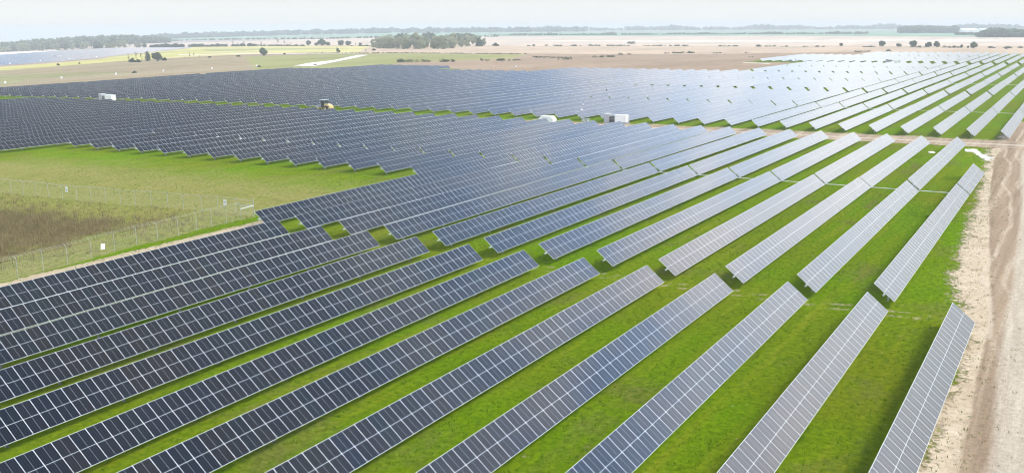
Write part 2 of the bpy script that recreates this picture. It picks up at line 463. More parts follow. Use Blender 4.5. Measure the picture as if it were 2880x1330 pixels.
# fence line round the dry parcel (survey of its posts)
NEARF = [(51, 783), (123, 764), (191, 747), (258, 728), (323, 709), (385, 691), (444, 679), (502, 663), (554, 649), (596, 638), (637, 629), (678, 619)]
FARF = [(715, 611), (666, 603), (614, 597), (567, 595), (517, 590), (473, 585), (426, 582), (382, 580), (340, 577), (298, 572), (257, 568), (217, 566), (177, 562), (137, 556), (102, 552), (67, 549), (33, 546)]
def build_ground():
    ang_f = np.radians(np.arange(-38, 38.01, .22))
    ang_c = np.radians(np.arange(-180, 180, 4.0))
    ang = np.unique(np.concatenate([ang_f, ang_c[(ang_c < ang_f[0] - .01) | (ang_c > ang_f[-1] + .01)]]))
    rad = [4.0]
    while rad[-1] < 6200: rad.append(rad[-1] * 1.0085 + .02)
    rad = np.array(rad)
    A, R = np.meshgrid(ang, rad, indexing='ij')
    base = math.atan2(FH.y, FH.x)
    X = CAM.x + R * np.cos(base - A); Y = CAM.y + R * np.sin(base - A)
    Z = terrain(X, Y)
    na, nr = A.shape
    verts = np.stack([X, Y, Z], -1).reshape(-1, 3)
    i = np.arange(na)[:, None]; j = np.arange(nr - 1)[None, :]
    i2 = (i + 1) % na
    faces = np.stack(np.broadcast_arrays(i * nr + j, i2 * nr + j, i2 * nr + j + 1, i * nr + j + 1), -1).reshape(-1, 4)
    # closing fan at the foot of the camera
    c = len(verts)
    verts = np.vstack([verts, [[CAM.x, CAM.y, 0]]])
    fan = np.stack([np.full(na, c), (np.arange(na) + 1) % na * nr, np.arange(na) * nr, np.arange(na) * nr], -1)
    me = np_mesh('ground', verts, faces, M_GROUND)
    # fan as triangles through from_pydata would need a second mesh; the hole lies under the drone, far outside every view
    px, py = verts[:, 0], verts[:, 1]
    soil = np.zeros((len(verts), 3)); soil[:] = (.47, .37, .28)
    def paint(poly, col, f=1.0):
        m = inside(px, py, poly_at(poly)); soil[m] = soil[m] * (1 - f) + np.array(col) * f
    for poly, col in FIELDS: paint(poly, col)
    rr = np.hypot(px - CAM.x, py - CAM.y)
    farcol = np.array((.16, .20, .13))
    def fade(edge_u, poly, col): pass
    row = -py / P; xp = px / P
    farm = np.zeros(len(verts), bool)
    for (x0, x1, r0, r1) in [(-20, 33.5, -36, 14), (33, 69, -47.6, 14), (66, 76.2, -24, 14), (66, 74, -43, -34), (75, 99, -11.2, 14), (98, 121, -16.5, 14), (120, 134, -11, 14)]:
        farm |= (xp > x0) & (xp < x1) & (row > r0) & (row < r1)
    farm |= (xp < 20) & (row > -30)
    turf = farm.astype(float)
    g1 = inside(px, py, poly_at(GREEN_FAR)); turf[g1] = np.maximum(turf[g1], 0)
    nf = [ground_at(*p) for p in NEARF]; ff = [ground_at(*p) for p in FARF]
    parcel = [Vector((-40, nf[0].y + .0, 0))] + nf + ff + [Vector((60, ff[-1].y + 60, 0)), Vector((-40, ff[-1].y + 60, 0))]
    par = inside(px, py, parcel)
    d1 = np.full(len(verts), 99.0)
    pts = nf + ff
    for a, b in zip(pts[:-1], pts[1:]): d1 = np.minimum(d1, seg_dist(px, py, a, b))
    brush = np.where(par, np.clip((d1 - 2) / 10.0, 0, 1) * .72, 0.0)
    dry = np.zeros(len(verts))
    dry += np.where((xp < 20) & (row < -.5), .18, 0)
    dry = np.where(par, .60, dry)
    # drier middle of the clearing, greener next to the tables
    cl = (xp < 19.6) & (row < -1) & (row > -15) & ~par
    dd = np.clip((19.6 - xp) / 3.0, 0, 1) * np.clip((row + 14.5) / 2.0, 0, 1)
    dry = np.where(cl, .12 + .52 * dd, dry)
    dry += np.where(row > 9.6, .05, 0)
    bare = np.zeros(len(verts))
    # sandy strip between the fence and the first row
    strip = (xp < 14.9) & (row > -1.3) & (row < 1.2)
    bare = np.where(strip & ~par, np.clip(1 - np.abs(row + .38 - .0 * xp) / .30, 0, 1) * .9, bare)
    # aisle wheel ruts
    xc = xp + .0084 * row
    for cx in (13.02, 13.24):
        rut_d = np.abs(xc - cx) * P
        bare = np.maximum(bare, 0)
        rut = np.clip(1 - rut_d / .55, 0, 1) if cx == 13.02 else np.maximum(rut, np.clip(1 - rut_d / .55, 0, 1))
    rut = rut * np.clip((row - 3.5) / 3.0, 0, 1) * .95
    bare = np.maximum(bare, np.where((row > 11.25) & (xp < 15), np.clip((row - 11.25) / .8, 0, 1) * .45, 0))
    # worn ground near the service road
    sr = (xc > 34.4) & (xc < 36.4) & (row > -6)
    bare = np.maximum(bare, np.where(sr, np.clip(1 - np.abs(xc - 34.9) / 1.5, 0, 1) * .5, 0))
    for nm, a in (('turf', turf), ('dry', dry), ('bare', bare), ('rut', rut), ('brush', brush)):
        t = me.attributes.new(nm, 'FLOAT', 'POINT'); t.data.foreach_set('value', a.astype(np.float32))
    t = me.attributes.new('soil', 'FLOAT_COLOR', 'POINT')
    t.data.foreach_set('color', np.concatenate([soil, np.ones((len(verts), 1))], 1).astype(np.float32).ravel())
    me.polygons.foreach_set('use_smooth', [True] * len(me.polygons))
    o = link('ground', me)
    return tag(o, 'green turf under the solar rows running out to pale dry fields', 'ground', kind='structure')
# open fields, given by their surveyed corners and their own soil colour
TAN, BROWN, PINK, PALE, OLIVE, YELLOW, TEALF = (.33, .265, .165), (.34, .25, .175), (.51, .395, .285), (.58, .48, .385), (.30, .30, .12), (.56, .50, .22), (.24, .36, .25)
FIELDS = [
    ([(-300, 108), (700, 96), (1440, 92), (2160, 88), (3100, 88), (3100, 80), (2160, 80.5), (1440, 84), (700, 90), (-300, 104)], (.30, .33, .25)),
    ([(-300, 135), (700, 116), (1440, 103), (2160, 101), (3100, 106), (3100, 88), (2160, 88), (1440, 92), (700, 96), (-300, 108)], TEALF),
    ([(300, 126), (1000, 106), (1440, 103), (2160, 101), (3100, 108), (3100, 130), (2160, 131), (1440, 129), (720, 129), (300, 140)], PALE),
    ([(300, 122), (1000, 104), (1150, 106), (720, 115), (500, 122)], (.40, .36, .31)),
    ([(1450, 115), (2880, 110), (2880, 118), (1800, 119)], (.66, .575, .49)),
    ([(-300, 170), (300, 140), (720, 129), (1440, 129), (2160, 131), (3100, 132), (3100, 152), (2440, 150), (1900, 153), (1440, 151), (1000, 151), (300, 172), (-300, 205)], PINK),
    ([(300, 140), (720, 130), (1040, 131), (1000, 151), (700, 155), (300, 172)], YELLOW),
    ([(430, 150), (560, 140), (800, 136), (1040, 137), (700, 143), (450, 152)], (.36, .38, .17)),
    ([(-300, 202), (0, 190), (450, 166), (720, 153), (960, 151), (1480, 152), (2000, 154), (2440, 145), (2300, 220), (1200, 205), (720, 215), (0, 262), (-300, 290)], BROWN),
    ([(-300, 202), (0, 190), (450, 166), (720, 158), (720, 206), (330, 235), (0, 262), (-300, 285)], TAN),
    ([(-300, 225), (0, 210), (180, 206), (420, 205), (100, 222), (0, 245), (-300, 262)], (.29, .28, .14)),
    ([(-200, 208), (0, 190), (265, 169), (430, 152), (560, 140), (600, 146), (440, 166), (265, 179), (0, 199), (-200, 222)], (.50, .47, .17)),
    ([(690, 160), (960, 152), (1120, 151), (1480, 154), (1440, 165), (1130, 176), (1080, 186), (720, 200)], OLIVE),
]
GREEN_FAR = [(0, 0), (1, 0), (1, 1)]
ground = build_ground()

# ------------------------------------------------------------------ roads
def strip_sheet(name, label, xs, ys, fn, mat, dz=.02):
    X, Y = np.meshgrid(xs, ys, indexing='ij')
    Z = terrain(X, Y) + dz
    at = fn(X, Y)
    na, nr = X.shape
    i = np.arange(na - 1)[:, None]; j = np.arange(nr - 1)[None, :]
    f = np.stack(np.broadcast_arrays(i * nr + j, (i + 1) * nr + j, (i + 1) * nr + j + 1, i * nr + j + 1), -1).reshape(-1, 4)
    keep = (at['edge'].ravel()[f].max(1) > -.9)
    me = np_mesh(name, np.stack([X, Y, Z], -1).reshape(-1, 3), f[keep], mat)
    for k, a in at.items():
        t = me.attributes.new(k, 'FLOAT', 'POINT'); t.data.foreach_set('value', a.ravel().astype(np.float32))
    o = link(name, me)
    return tag(o, label, name.replace('_', ' '), kind='structure')
EDGE = sorted([(g.x, g.y) for g in [ground_at(*p) for p in [(2770, 440), (2769, 483), (2756, 519), (2742, 581), (2725, 635), (2712, 667), (2700, 711), (2692, 750), (2680, 783), (2690, 826), (2700, 900), (2690, 1000), (2650, 1120), (2600, 1250), (2560, 1330)]]])
DARKL = sorted([(g.x, g.y) for g in [ground_at(*p) for p in [(2796, 447), (2781, 570), (2785, 797), (2787, 830), (2790, 914), (2755, 1019), (2742, 1103), (2708, 1250), (2698, 1330)]]])
PALEL = sorted([(g.x, g.y) for g in [ground_at(*p) for p in [(2868, 447), (2868, 570), (2862, 700), (2850, 797), (2826, 914), (2806, 1019), (2796, 1103), (2785, 1250), (2770, 1330)]]])
def interp(tab, X): return np.interp(X, [a for a, b in tab], [b for a, b in tab])
def track_attrs(X, Y):
    e = interp(EDGE, X); d = interp(DARKL, X); p = interp(PALEL, X)
    ac = e - Y
    edge = np.clip(np.minimum(.5 + ac / 3.6, .5 + (17 - ac) / 3.6), -1, 1.6)
    dark = np.clip(.5 + (d - Y) / .9, 0, 1)
    pale = np.clip(.5 + (p - Y) / 1.6, 0, 1) * .95
    return {'across': ac, 'edge': edge, 'dark': dark, 'pale': pale}
strip_sheet('dirt_road', 'wide pale dirt road with dark wheel ruts along the right edge', np.arange(-10, 260, .8), np.arange(-130, -60, .5), track_attrs, M_DIRT, .02)
def service_attrs(X, Y):
    xc = X / P + .0084 * (-Y / P); row = -Y / P
    m = np.abs(xc - 33.75) * P
    edge = np.clip(.5 + (6.6 - m) / 3.0, -1, 1.6) - np.clip((-row + 2.0) / 8.0, 0, 1.2)
    edge = np.where(row > 11.0, np.maximum(edge, -.2), edge)
    dark = np.full(X.shape, .85)
    pale = np.clip(1.15 - np.abs(xc - 33.72) * P / 1.9, 0, 1)
    return {'across': m, 'edge': edge, 'dark': dark, 'pale': pale}
strip_sheet('service_road', 'straight brown service road with a pale wheel track between solar blocks', np.arange(198, 226, .7), np.arange(-110, 60, .7), service_attrs, M_DIRT, .035)

def flat_patch(name, label, pts, mat, dz=.03, rag=0.0, world_pts=False):
    ps = pts if world_pts else [ground_at(*p) for p in pts]
    out = []
    for a, b in zip(ps, ps[1:] + ps[:1]):
        L = (b - a).length
        n = max(1, min(24, int(L / max(.4, rag * 1.5)))) if rag else 1
        for k in range(n):
            q = a.lerp(b, k / n)
            if rag and k: q = q + Vector((random.uniform(-rag, rag), random.uniform(-rag, rag), 0))
            out.append((q.x, q.y, float(terrain(q.x, q.y)) + dz))
    m = MB(); m.poly(out)
    o = m.build(name, mat)
    if o.data.polygons[0].normal.z < 0: o.data.flip_normals()
    return tag(o, label, name.replace('_', ' '), kind='structure')
M_LIME = simple('pale_gravel', (.66, .60, .52), .95, 0.0, .1, .3)
g_ = N('puddle_water'); M_WATER = g_.done(g_.bsdf((.55, .53, .48), .08, 0.0, g_.bump(g_.noise(g_.coord(), 3.0, 3), .05, .02), IOR=1.33))
flat_patch('puddle', 'bright puddle beside the road corner at right', [(2714, 420), (2735, 419), (2752, 424), (2762, 434), (2776, 441), (2790, 443), (2792, 447), (2782, 451), (2770, 452), (2758, 446), (2745, 434), (2730, 428), (2718, 428)], M_WATER, .05, .5)
flat_patch('puddle', 'small bright puddle between two rows near the service road', [(2612, 427), (2622, 426), (2632, 430), (2628, 432), (2614, 431)], M_WATER, .05, .35)
flat_patch('farm_track', 'pale gravel track crossing the olive field beyond the panels', [(826, 186), (870, 178), (940, 170), (985, 160), (1010, 155.5), (1035, 155), (1030, 157), (1000, 164), (940, 176), (880, 188)], M_LIME, .12)
flat_patch('farm_track', 'thin pale track across the yellow field', [(500, 155), (700, 151.5), (1000, 151), (1000, 152.2), (700, 153.2), (500, 156.5)], M_LIME, .25)
flat_patch('farm_track', 'bright white track along the far side of the distant array', [(-40, 157), (120, 149), (210, 143.5), (208, 142), (120, 145), (-40, 150)], simple('white_limestone', (.85, .84, .8), .95, 0, .05, .1), .35)
flat_patch('farm_track', 'pale gravel turning pad at the left edge of the panels', [(-60, 262), (0, 249.5), (52, 246), (55, 250), (0, 256), (-60, 270)], M_LIME, .06)
flat_patch('farm_track', 'short pale track left of the far white block', [(2090, 176.2), (2140, 178.5), (2170, 179.5), (2160, 181), (2120, 179), (2088, 177.4)], M_LIME, .10)

# ------------------------------------------------------------------ solar trackers
TILT = 0.692
AXIS = (0.3186 - 0.115) * P
SKEW = -0.0084
# columns: key, x0, x1 (in pitches), rows
COLS = []
def addc(key, x0, x1, r0, r1):
    for r in range(r1, r0 - 1, -1): COLS.append((key, x0 + SKEW * r, x1 + SKEW * r, r))
addc('A', 3.34, 12.886, 1, 12)
addc('B', 13.354, 22.846, 0, 11)
addc('C', 22.949, 32.46, -34, 10)
COLS.append(('C', 22.949 + SKEW * 11, 26.4 + SKEW * 11, 11))
addc('S', 19.70, 22.846, -14, -1)
addc('B', 13.354, 22.846, -27, -15)
ETAB = {}
for r in range(11, -47, -1): COLS.append(('E', ETAB.get(r, 34.98) + SKEW * r, 44.52 + SKEW * r, r))
addc('F', 44.72, 54.85, -46, 11)
for r in range(11, -47, -1):
    COLS.append(('G', 55.4 + SKEW * r, (65.3 if r > -24 or r < -34 else 67.0) + SKEW * r, r))
addc('H', 65.5, 75.2, -10, 11)
addc('H', 65.5, 73.9, -23, -11)
addc('H', 65.5, 72.9, -42, -35)
addc('I', 75.8, 85.7, -9, 11)
addc('J', 85.95, 96.1, -9, 11)
addc('K', 98.9, 108.1, -15, 11)
addc('L', 108.4, 117.6, -15, 11)
addc('M', 118.2, 124.4, -9, 11)
addc('N', 124.6, 130.6, -9, 9)
def project(p):
    d = Vector(p) - CAM
    z = d.dot(FW)
    return (1440 + F_PX * d.dot(RT) / z, 665 - F_PX * d.dot(UP) / z, z) if z > .5 else None
def seen(x0, x1, y, z):
    ok = False
    for k in range(9):
        q = project((x0 + (x1 - x0) * k / 8, y, z + AXIS))
        if q and -60 < q[0] < 2940 and q[1] < 1420: ok = True
    return ok
tables = []
for key, x0, x1, r in COLS:
    a, b, y = x0 * P, x1 * P, -r * P
    z = float(terrain((a + b) / 2, y))
    if not seen(a, b, y, z): continue
    # length in view, weighted by its size on the picture
    area = 0
    for k in range(16):
        q = project((a + (b - a) * (k + .5) / 16, y, z + AXIS))
        if q and -20 < q[0] < 2900 and q[1] < 1380: area += (b - a) / 16 / q[2] ** 2
    tables.append((area, key, a, b, y, z, r))
tables.sort(key=lambda t: -t[0])
own, rest = tables[:300], tables[300:]

def module_mesh():
    m = MB(); w, l, t = MOD_W / 2 - .004, MOD_L / 2, .035
    m.box(-w, w, -l, l, -t, 0, 1)
    me = m.mesh('solar_panel', [M_GLASS, M_FRAME, M_BACK])
    top = [p for p in me.polygons if p.normal.z > .9][0]; top.material_index = 0
    bot = [p for p in me.polygons if p.normal.z < -.9][0]; bot.material_index = 2
    uvl = me.uv_layers.new(name='UVMap')
    for li in top.loop_indices:
        co = me.vertices[me.loops[li].vertex_index].co
        uvl.data[li].uv = ((co.x + w) / (2 * w) * .999 + .0005, (co.y + l) / (2 * l))
    return me
ME_MODULE = module_mesh()
def jitter_field(x, y):
    return .0045 * math.sin(x * .013 + y * .071 + 1.3) + .0035 * math.sin(x * .21 - y * .013)
def array_arrays(n, pitch, seed):
    """n modules side by side about x=0, untilted: verts, faces, uv, material (numpy)"""
    r = np.random.default_rng(seed)
    L = n * pitch
    vs, fs, uv, mi = [], [], [], []
    l, t = MOD_L / 2, .035
    for i in range(n):
        x0 = -L / 2 + i * pitch + .004; x1 = x0 + pitch - .008
        a = r.normal(0, .0035); b = len(vs)
        dz = a * l
        vs += [(x0, -l, -dz), (x1, -l, -dz), (x1, l, dz), (x0, l, dz), (x0, -l, -t - dz), (x1, -l, -t - dz), (x1, l, -t + dz), (x0, l, -t + dz)]
        fs += [(b, b + 1, b + 2, b + 3), (b + 7, b + 6, b + 5, b + 4), (b + 4, b + 5, b + 1, b), (b + 6, b + 7, b + 3, b + 2)]
        uv += [(i + .0005, 0), (i + .9995, 0), (i + .9995, 1), (i + .0005, 1)] + [(0, 0)] * 12
        mi += [0, 2, 1, 1]
        if i in (0, n - 1):
            fs.append((b + 7, b + 4, b, b + 3) if i == 0 else (b + 5, b + 6, b + 2, b + 1)); uv += [(0, 0)] * 4; mi.append(1)
    return np.array(vs, float), np.array(fs, int), np.array(uv, float), np.array(mi, np.int32)
ARR = {}
def array_mesh(n, pitch, seed):
    k = (n, round(pitch, 3), seed)
    if k not in ARR:
        v, f, uv, mi = array_arrays(n, pitch, seed)
        me = np_mesh('panel_array', v, f, [M_GLASS, M_FRAME, M_BACK], uv)
        me.polygons.foreach_set('material_index', mi)
        ARR[k] = me
    return ARR[k]
def post_mesh(h):
    m = MB()
    m.box(-.075, .075, -.006, .006, -.2, h)
    m.box(-.081, -.075, -.065, .065, -.2, h); m.box(.075, .081, -.065, .065, -.2, h)
    m.box(-.09, .09, -.07, .07, h, h + .05)
    return m.mesh('support_post', M_STEEL)
ME_POST = post_mesh(AXIS - .24)
TUBES = {}
def tube_mesh(L):
    k = round(L, 1)
    if k not in TUBES:
        m = MB(); m.tube([(-L / 2 - .28, 0, 0), (L / 2 + .10, 0, 0)], .075, 8)
        m.tube([(-L / 2 - .34, 0, 0), (-L / 2 - .28, 0, 0)], .095, 8)
        TUBES[k] = m.mesh('torque_tube', M_TUBE)
    return TUBES[k]
def drive_mesh():
    m = MB(); m.box(-.13, .13, -.16, .16, -.20, .12); m.tube([(0, -.28, -.06), (0, .28, -.06)], .12, 10); m.box(-.09, .09, -.09, .09, -AXIS + .02, -.20)
    return m.mesh('slew_drive', [M_STEEL])
ME_DRIVE = drive_mesh()
def ordinal(n):
    words = ['zeroth', 'first', 'second', 'third', 'fourth', 'fifth', 'sixth', 'seventh', 'eighth', 'ninth', 'tenth', 'eleventh', 'twelfth', 'thirteenth', 'fourteenth', 'fifteenth', 'sixteenth', 'seventeenth', 'eighteenth', 'nineteenth', 'twentieth']
    if n <= 20: return words[n]
    s = {1: 'st', 2: 'nd', 3: 'rd'}.get(n % 10 if n % 100 not in (11, 12, 13) else 0, 'th')
    return f'{n}{s}'
PLACE = {
    'A': ('dark solar tracker in the nearest block', 'row from the dirt road'),
    'B': ('solar tracker just beyond the grassy wheel-rut aisle', 'row from the dirt road'),
    'C': ('solar tracker ending at the brown service road', 'row from the dirt road'),
    'S': ('short solar tracker at the clearing edge', 'row left of the clearing corner'),
    'E': ('solar tracker in first block past the service road', 'row from the right'),
    'F': ('solar tracker in second block past the service road', 'row from the right'),
    'G': ('solar tracker in third block past the service road', 'row from the right'),
    'H': ('glaring solar tracker in fourth block past the service road', 'row from the right'),
    'I': ('white glaring solar tracker in fifth block past the service road', 'row from the right'),
    'J': ('white glaring solar tracker in sixth block past the service road', 'row from the right'),
    'K': ('white far solar tracker past the second cross road', 'row from the right'),
    'L': ('white far solar tracker second beyond the second cross road', 'row from the right'),
    'M': ('white distant solar tracker near the field end', 'row from the right'),
    'N': ('white outermost solar tracker at the field end', 'row from the right'),
}
def tracker_label(key, r):
    a, b = PLACE[key]
    if key == 'C' and r == 11: return 'short stub solar tracker at the road corner, nearest the puddle'
    i = 13 - r if key == 'A' else (-r if key == 'S' else 12 - r)
    return f'{a}, {ordinal(i)} {b}'
def make_tracker(key, a, b, y, z, r):
    L = b - a
    n = max(4, int(round(L / MOD_W)))
    pitch = L / n
    cx = (a + b) / 2
    za, zb = float(terrain(a, y)), float(terrain(b, y))
    root = empty('solar_tracker', (cx, y, (za + zb) / 2 + random.gauss(0, .035)))
    root.rotation_euler = (0, -math.atan2(zb - za, L) + random.gauss(0, .0011), random.gauss(0, .0006))
    tag(root, tracker_label(key, r), 'solar tracker', 'solar trackers standing in rows')
    tilt = TILT + random.gauss(0, .009)
    up = Vector((0, -math.sin(tilt), math.cos(tilt)))
    if key == 'A' or (key == 'B' and r >= 0) or (key == 'C' and r >= 0):
        for i in range(n):
            lx = -L / 2 + (i + .5) * pitch
            c = Vector((lx, 0, AXIS)) + up * .0
            o = bpy.data.objects.new('solar_panel', ME_MODULE)
            COL.objects.link(o); o.parent = root
            o.location = c
            o.scale = (pitch / MOD_W, 1, 1)
            o.rotation_euler = (tilt + jitter_field(cx + lx, y) + random.gauss(0, .0035), random.gauss(0, .002), 0)
    else:
        o = link('panel_array', array_mesh(n, pitch, random.randint(1, 3)), root, (0, 0, AXIS), (tilt, 0, 0))
    tz = AXIS - .16
    link('torque_tube', tube_mesh(L), root, (0, 0.0, tz))
    near_ = key in 'ABCS'
    np_ = max(2, int(round(L / 7.9)) + 1)
    inset = 2.3 if L > 25 else 1.2
    if not near_: np_ = max(2, np_ // 2 + 1) if key in 'E' else 2
    for i in range(np_):
        link('support_post', ME_POST, root, (-L / 2 + inset + (L - 2 * inset) * i / (np_ - 1), 0, 0))
    if key in 'C' and r > -12: link('slew_drive', ME_DRIVE, root, (-L / 2 - .32, 0, tz))
    return root
for _, key, a, b, y, z, r in own: make_tracker(key, a, b, y, z, r)
# the rows past the 300 that show largest
if rest:
    V, Fc, U, MI = [], [], [], []; base = 0
    ct, st_ = math.cos(TILT), math.sin(TILT)
    for k, (_, key, a, b, y, z, r) in enumerate(rest):
        L = b - a; n = int(round(L / MOD_W))
        v, f, uv, mi = array_arrays(n, L / n, k % 5)
        z_ = terrain(v[:, 0] + (a + b) / 2, y)
        w = np.stack([v[:, 0] + (a + b) / 2, y + v[:, 1] * ct - v[:, 2] * st_, z_ + AXIS + v[:, 1] * st_ + v[:, 2] * ct], -1)
        uv[:, 0] += (k % 40) * 70
        V.append(w); Fc.append(f + base); U.append(uv); MI.append(mi); base += len(v)
    me = np_mesh('distant_solar_rows', np.vstack(V), np.vstack(Fc), [M_GLASS, M_FRAME, M_BACK], np.vstack(U))
    me.polygons.foreach_set('material_index', np.concatenate(MI))
    tag(link('distant_solar_rows', me), 'mass of distant solar rows at the far edges of the field', 'solar rows', kind='stuff')
# linking drive shafts in the narrow gaps
ME_SH = MB().tube([(0, -P / 2 + .3, 0), (0, P / 2 - .3, 0)], .06, 6).mesh('drive_shaft', M_SHAFT)
GAPN = {22.90: 'gap before the service road block', 44.62: 'narrow gap past the service road', 65.4: 'narrow gap far past the service road'}
for gx, where in GAPN.items():
    lo = {22.90: -5, 44.62: 0, 65.4: 4}[gx]
    for r in range(lo, 11):
        x, y = (gx + SKEW * (r + .5)) * P, -(r + .5) * P
        o = link('drive_shaft', ME_SH, None, (x, y, .56))
        tag(o, f'drive shaft linking rows in {where}, {ordinal(11 - r)} from right', 'drive shaft', 'drive shafts linking rows')

# ------------------------------------------------------------------ fences
g_ = N('chain_link')
uvn = g_.sep(g_.coord('UV'))
d1_ = g_.math('FRACT', g_.math('MULTIPLY', g_.math('ADD', uvn['X'], uvn['Y']), 14.0))
d2_ = g_.math('FRACT', g_.math('MULTIPLY', g_.math('SUBTRACT', uvn['X'], uvn['Y']), 14.0))
wire_ = g_.math('MAXIMUM', g_.math('LESS_THAN', d1_, .035), g_.math('LESS_THAN', d2_, .035))
M_CHAIN = g_.done(g_.mixs(wire_, g_.n.new('ShaderNodeBsdfTransparent').outputs[0], g_.bsdf((.52, .55, .52), .5, .1)))
M_WIRE = simple('fence_wire', (.45, .47, .45), .5, .3)
def fence(name, label, pts, lean, height=1.85, arm=.42, rail_last=False, wires=True):
    root = empty(name, pts[0])
    tag(root, label, 'fence')
    o0 = pts[0]
    pm = MB(); pm.tube([(0, 0, -.1), (0, 0, height)], .028, 6)
    if arm: pm.tube([(0, 0, height), (lean[0] * arm * .75, lean[1] * arm * .75, height + arm * .75)], .022, 6)
    pm = pm.mesh('fence_post', M_POSTF)
    for p in pts: link('fence_post', pm, root, p - o0)
    V, Fc, U = [], [], []; s = 0.0
    for a, b in zip(pts[:-1], pts[1:]):
        L = (b - a).length; k = len(V)
        a_, b_ = a - o0, b - o0
        V += [(a_.x, a_.y, a_.z + .04), (b_.x, b_.y, b_.z + .04), (b_.x, b_.y, b_.z + height - .05), (a_.x, a_.y, a_.z + height - .05)]
        Fc.append((k, k + 1, k + 2, k + 3)); U += [(s, 0), (s + L, 0), (s + L, height), (s, height)]; s += L
    link('chain_link', np_mesh('chain_link', np.array(V), np.array(Fc), M_CHAIN, U), root)
    if wires:
        for k in range(3):
            q = arm * .75 * (k + 1) / 3.3
            w = MB(); w.tube([(p.x - o0.x + lean[0] * q, p.y - o0.y + lean[1] * q, p.z - o0.z + height + q) for p in pts], .007, 4, cap=False)
            w.build('barbed_wire', M_WIRE, root)
    return root
nf = [ground_at(*p) for p in NEARF]; ff = [ground_at(*p) for p in FARF]
d0 = nf[0] - nf[1]
nf = [nf[0] + d0 * k for k in (3, 2, 1)] + nf
d0 = ff[-1] - ff[-2]
ff = ff + [ff[-1] + d0 * k for k in (1, 2, 3)]
fa = fence('chain_link_fence', 'chain-link fence with leaning barbed-wire arms beside the nearest panel row', nf, (0, 1))
fb = fence('chain_link_fence', 'chain-link fence with leaning arms between green clearing and dry brush', ff, (-1, 0))
# braced corner where the two meet
cb = empty('fence_corner', ff[0]); tag(cb, 'braced chain-link fence corner with thick top rail by the first panel row', 'fence corner')
c0, c1, c2 = Vector((0, 0, 0)), nf[-1] - ff[0], ff[1] - ff[0]
m = MB(); m.tube([(0, 0, -.1), (0, 0, 2.35)], .05, 8); m.build('corner_post', M_POSTF, cb)
m = MB(); m.tube([c1 + Vector((0, 0, 1.35)), c0 + Vector((0, 0, 1.45))], .06, 8); m.build('brace_rail', M_OFFWHITE, cb)
m = MB(); m.tube([c2 + Vector((0, 0, 1.25)), c0 + Vector((0, 0, 1.45))], .035, 8); m.build('brace_rail', M_POSTF, cb)
k_ = [(c1.x, c1.y, c1.z + .04), (0, 0, .04), (0, 0, 1.85), (c1.x, c1.y, c1.z + 1.85)]
L_ = c1.length
link('chain_link', np_mesh('chain_link', np.array(k_), np.array([(0, 1, 2, 3)]), M_CHAIN, [(0, 0), (L_, 0), (L_, 1.8), (0, 1.8)]), cb)
def sign_board(p, yaw, label, w=.42, h=.55, z=1.25, marks=True, tilt=0.0):
    r = empty('warning_sign', p, yaw); tag(r, label, 'sign', 'signs hung on the fences')
    m = MB(); m.box(-w / 2, w / 2, -.012, .0, z - h / 2, z + h / 2); m.build('sign_board', M_WHITE, r, rot=(0, tilt, 0))
    if marks:
        m = MB(); m.box(-w / 2 + .02, w / 2 - .02, -.016, -.012, z - .05, z + .03)
        m.box(-w / 2 + .06, -.02, -.016, -.012, z + .10, z + .15); m.box(.03, w / 2 - .07, -.016, -.012, z + .12, z + .17)
        m.box(-.05, .07, -.016, -.012, z - .19, z - .11)
        m.build('printed_marks', M_INK, r)
    return r
a_ = nf[6].lerp(nf[7], .45)
sign_board(a_ + Vector((0, -.06, 0)), 0, 'plain white sign board hung low on the near chain-link fence', .5, .62, .95, False, .12)
a_ = ff[12].lerp(ff[11], .30)
sign_board(a_ + Vector((.06, 0, 0)), math.pi / 2 - math.pi, 'white sign with dark marks on the far fence, toward the left edge', .52, .75, 1.45)
a_ = ff[2].lerp(ff[1], .38)
sign_board(a_ + Vector((.06, 0, 0)), math.pi / 2 - math.pi, 'white sign with dark marks on the far fence near the braced corner', .52, .75, 1.35)
# outer perimeter fence beyond the array
per = [ground_at(*p) for p in [(-30, 246), (16, 242), (174, 228), (327, 217), (460, 208), (597, 200), (723, 193)]]
pp = []
for a, b in zip(per[:-1], per[1:]):
    n = max(1, int((b - a).length / 6)); pp += [a.lerp(b, k / n) for k in range(n)]
pp.append(per[-1])
pp = [Vector((p.x, p.y, float(terrain(p.x, p.y)))) for p in pp]
fence('perimeter_fence', 'distant perimeter fence running behind the far left panels', pp, (0, 1), 2.0, 0, wires=False)
per2 = [ground_at(*p) for p in [(1262, 193.5), (1350, 193), (1451, 193.5), (1500, 192)]]
pp2 = []
for a, b in zip(per2[:-1], per2[1:]):
    n = max(1, int((b - a).length / 6)); pp2 += [a.lerp(b, k / n) for k in range(n)]
fence('perimeter_fence', 'distant perimeter fence in front of the brown ploughed field', pp2 + [per2[-1]], (0, 1), 2.0, 0, wires=False)
WHERE = ['first from the left edge', 'second from the left edge', 'third from the left edge', 'fourth from the left edge', 'fifth from the left edge', 'sixth from the left edge']
for p, w in zip(per[1:], WHERE):
    d = (CAM - p); yaw = math.atan2(d.y, d.x) + math.pi / 2
    sign_board(p, yaw, f'tiny white sign on the far perimeter fence, {w}', .8, 1.0, 1.6, False)
d = CAM - per2[2]
sign_board(per2[2], math.atan2(d.y, d.x) + math.pi / 2, 'tiny white sign before the brown field, right of the field corner', .7, .9, 1.4, False)

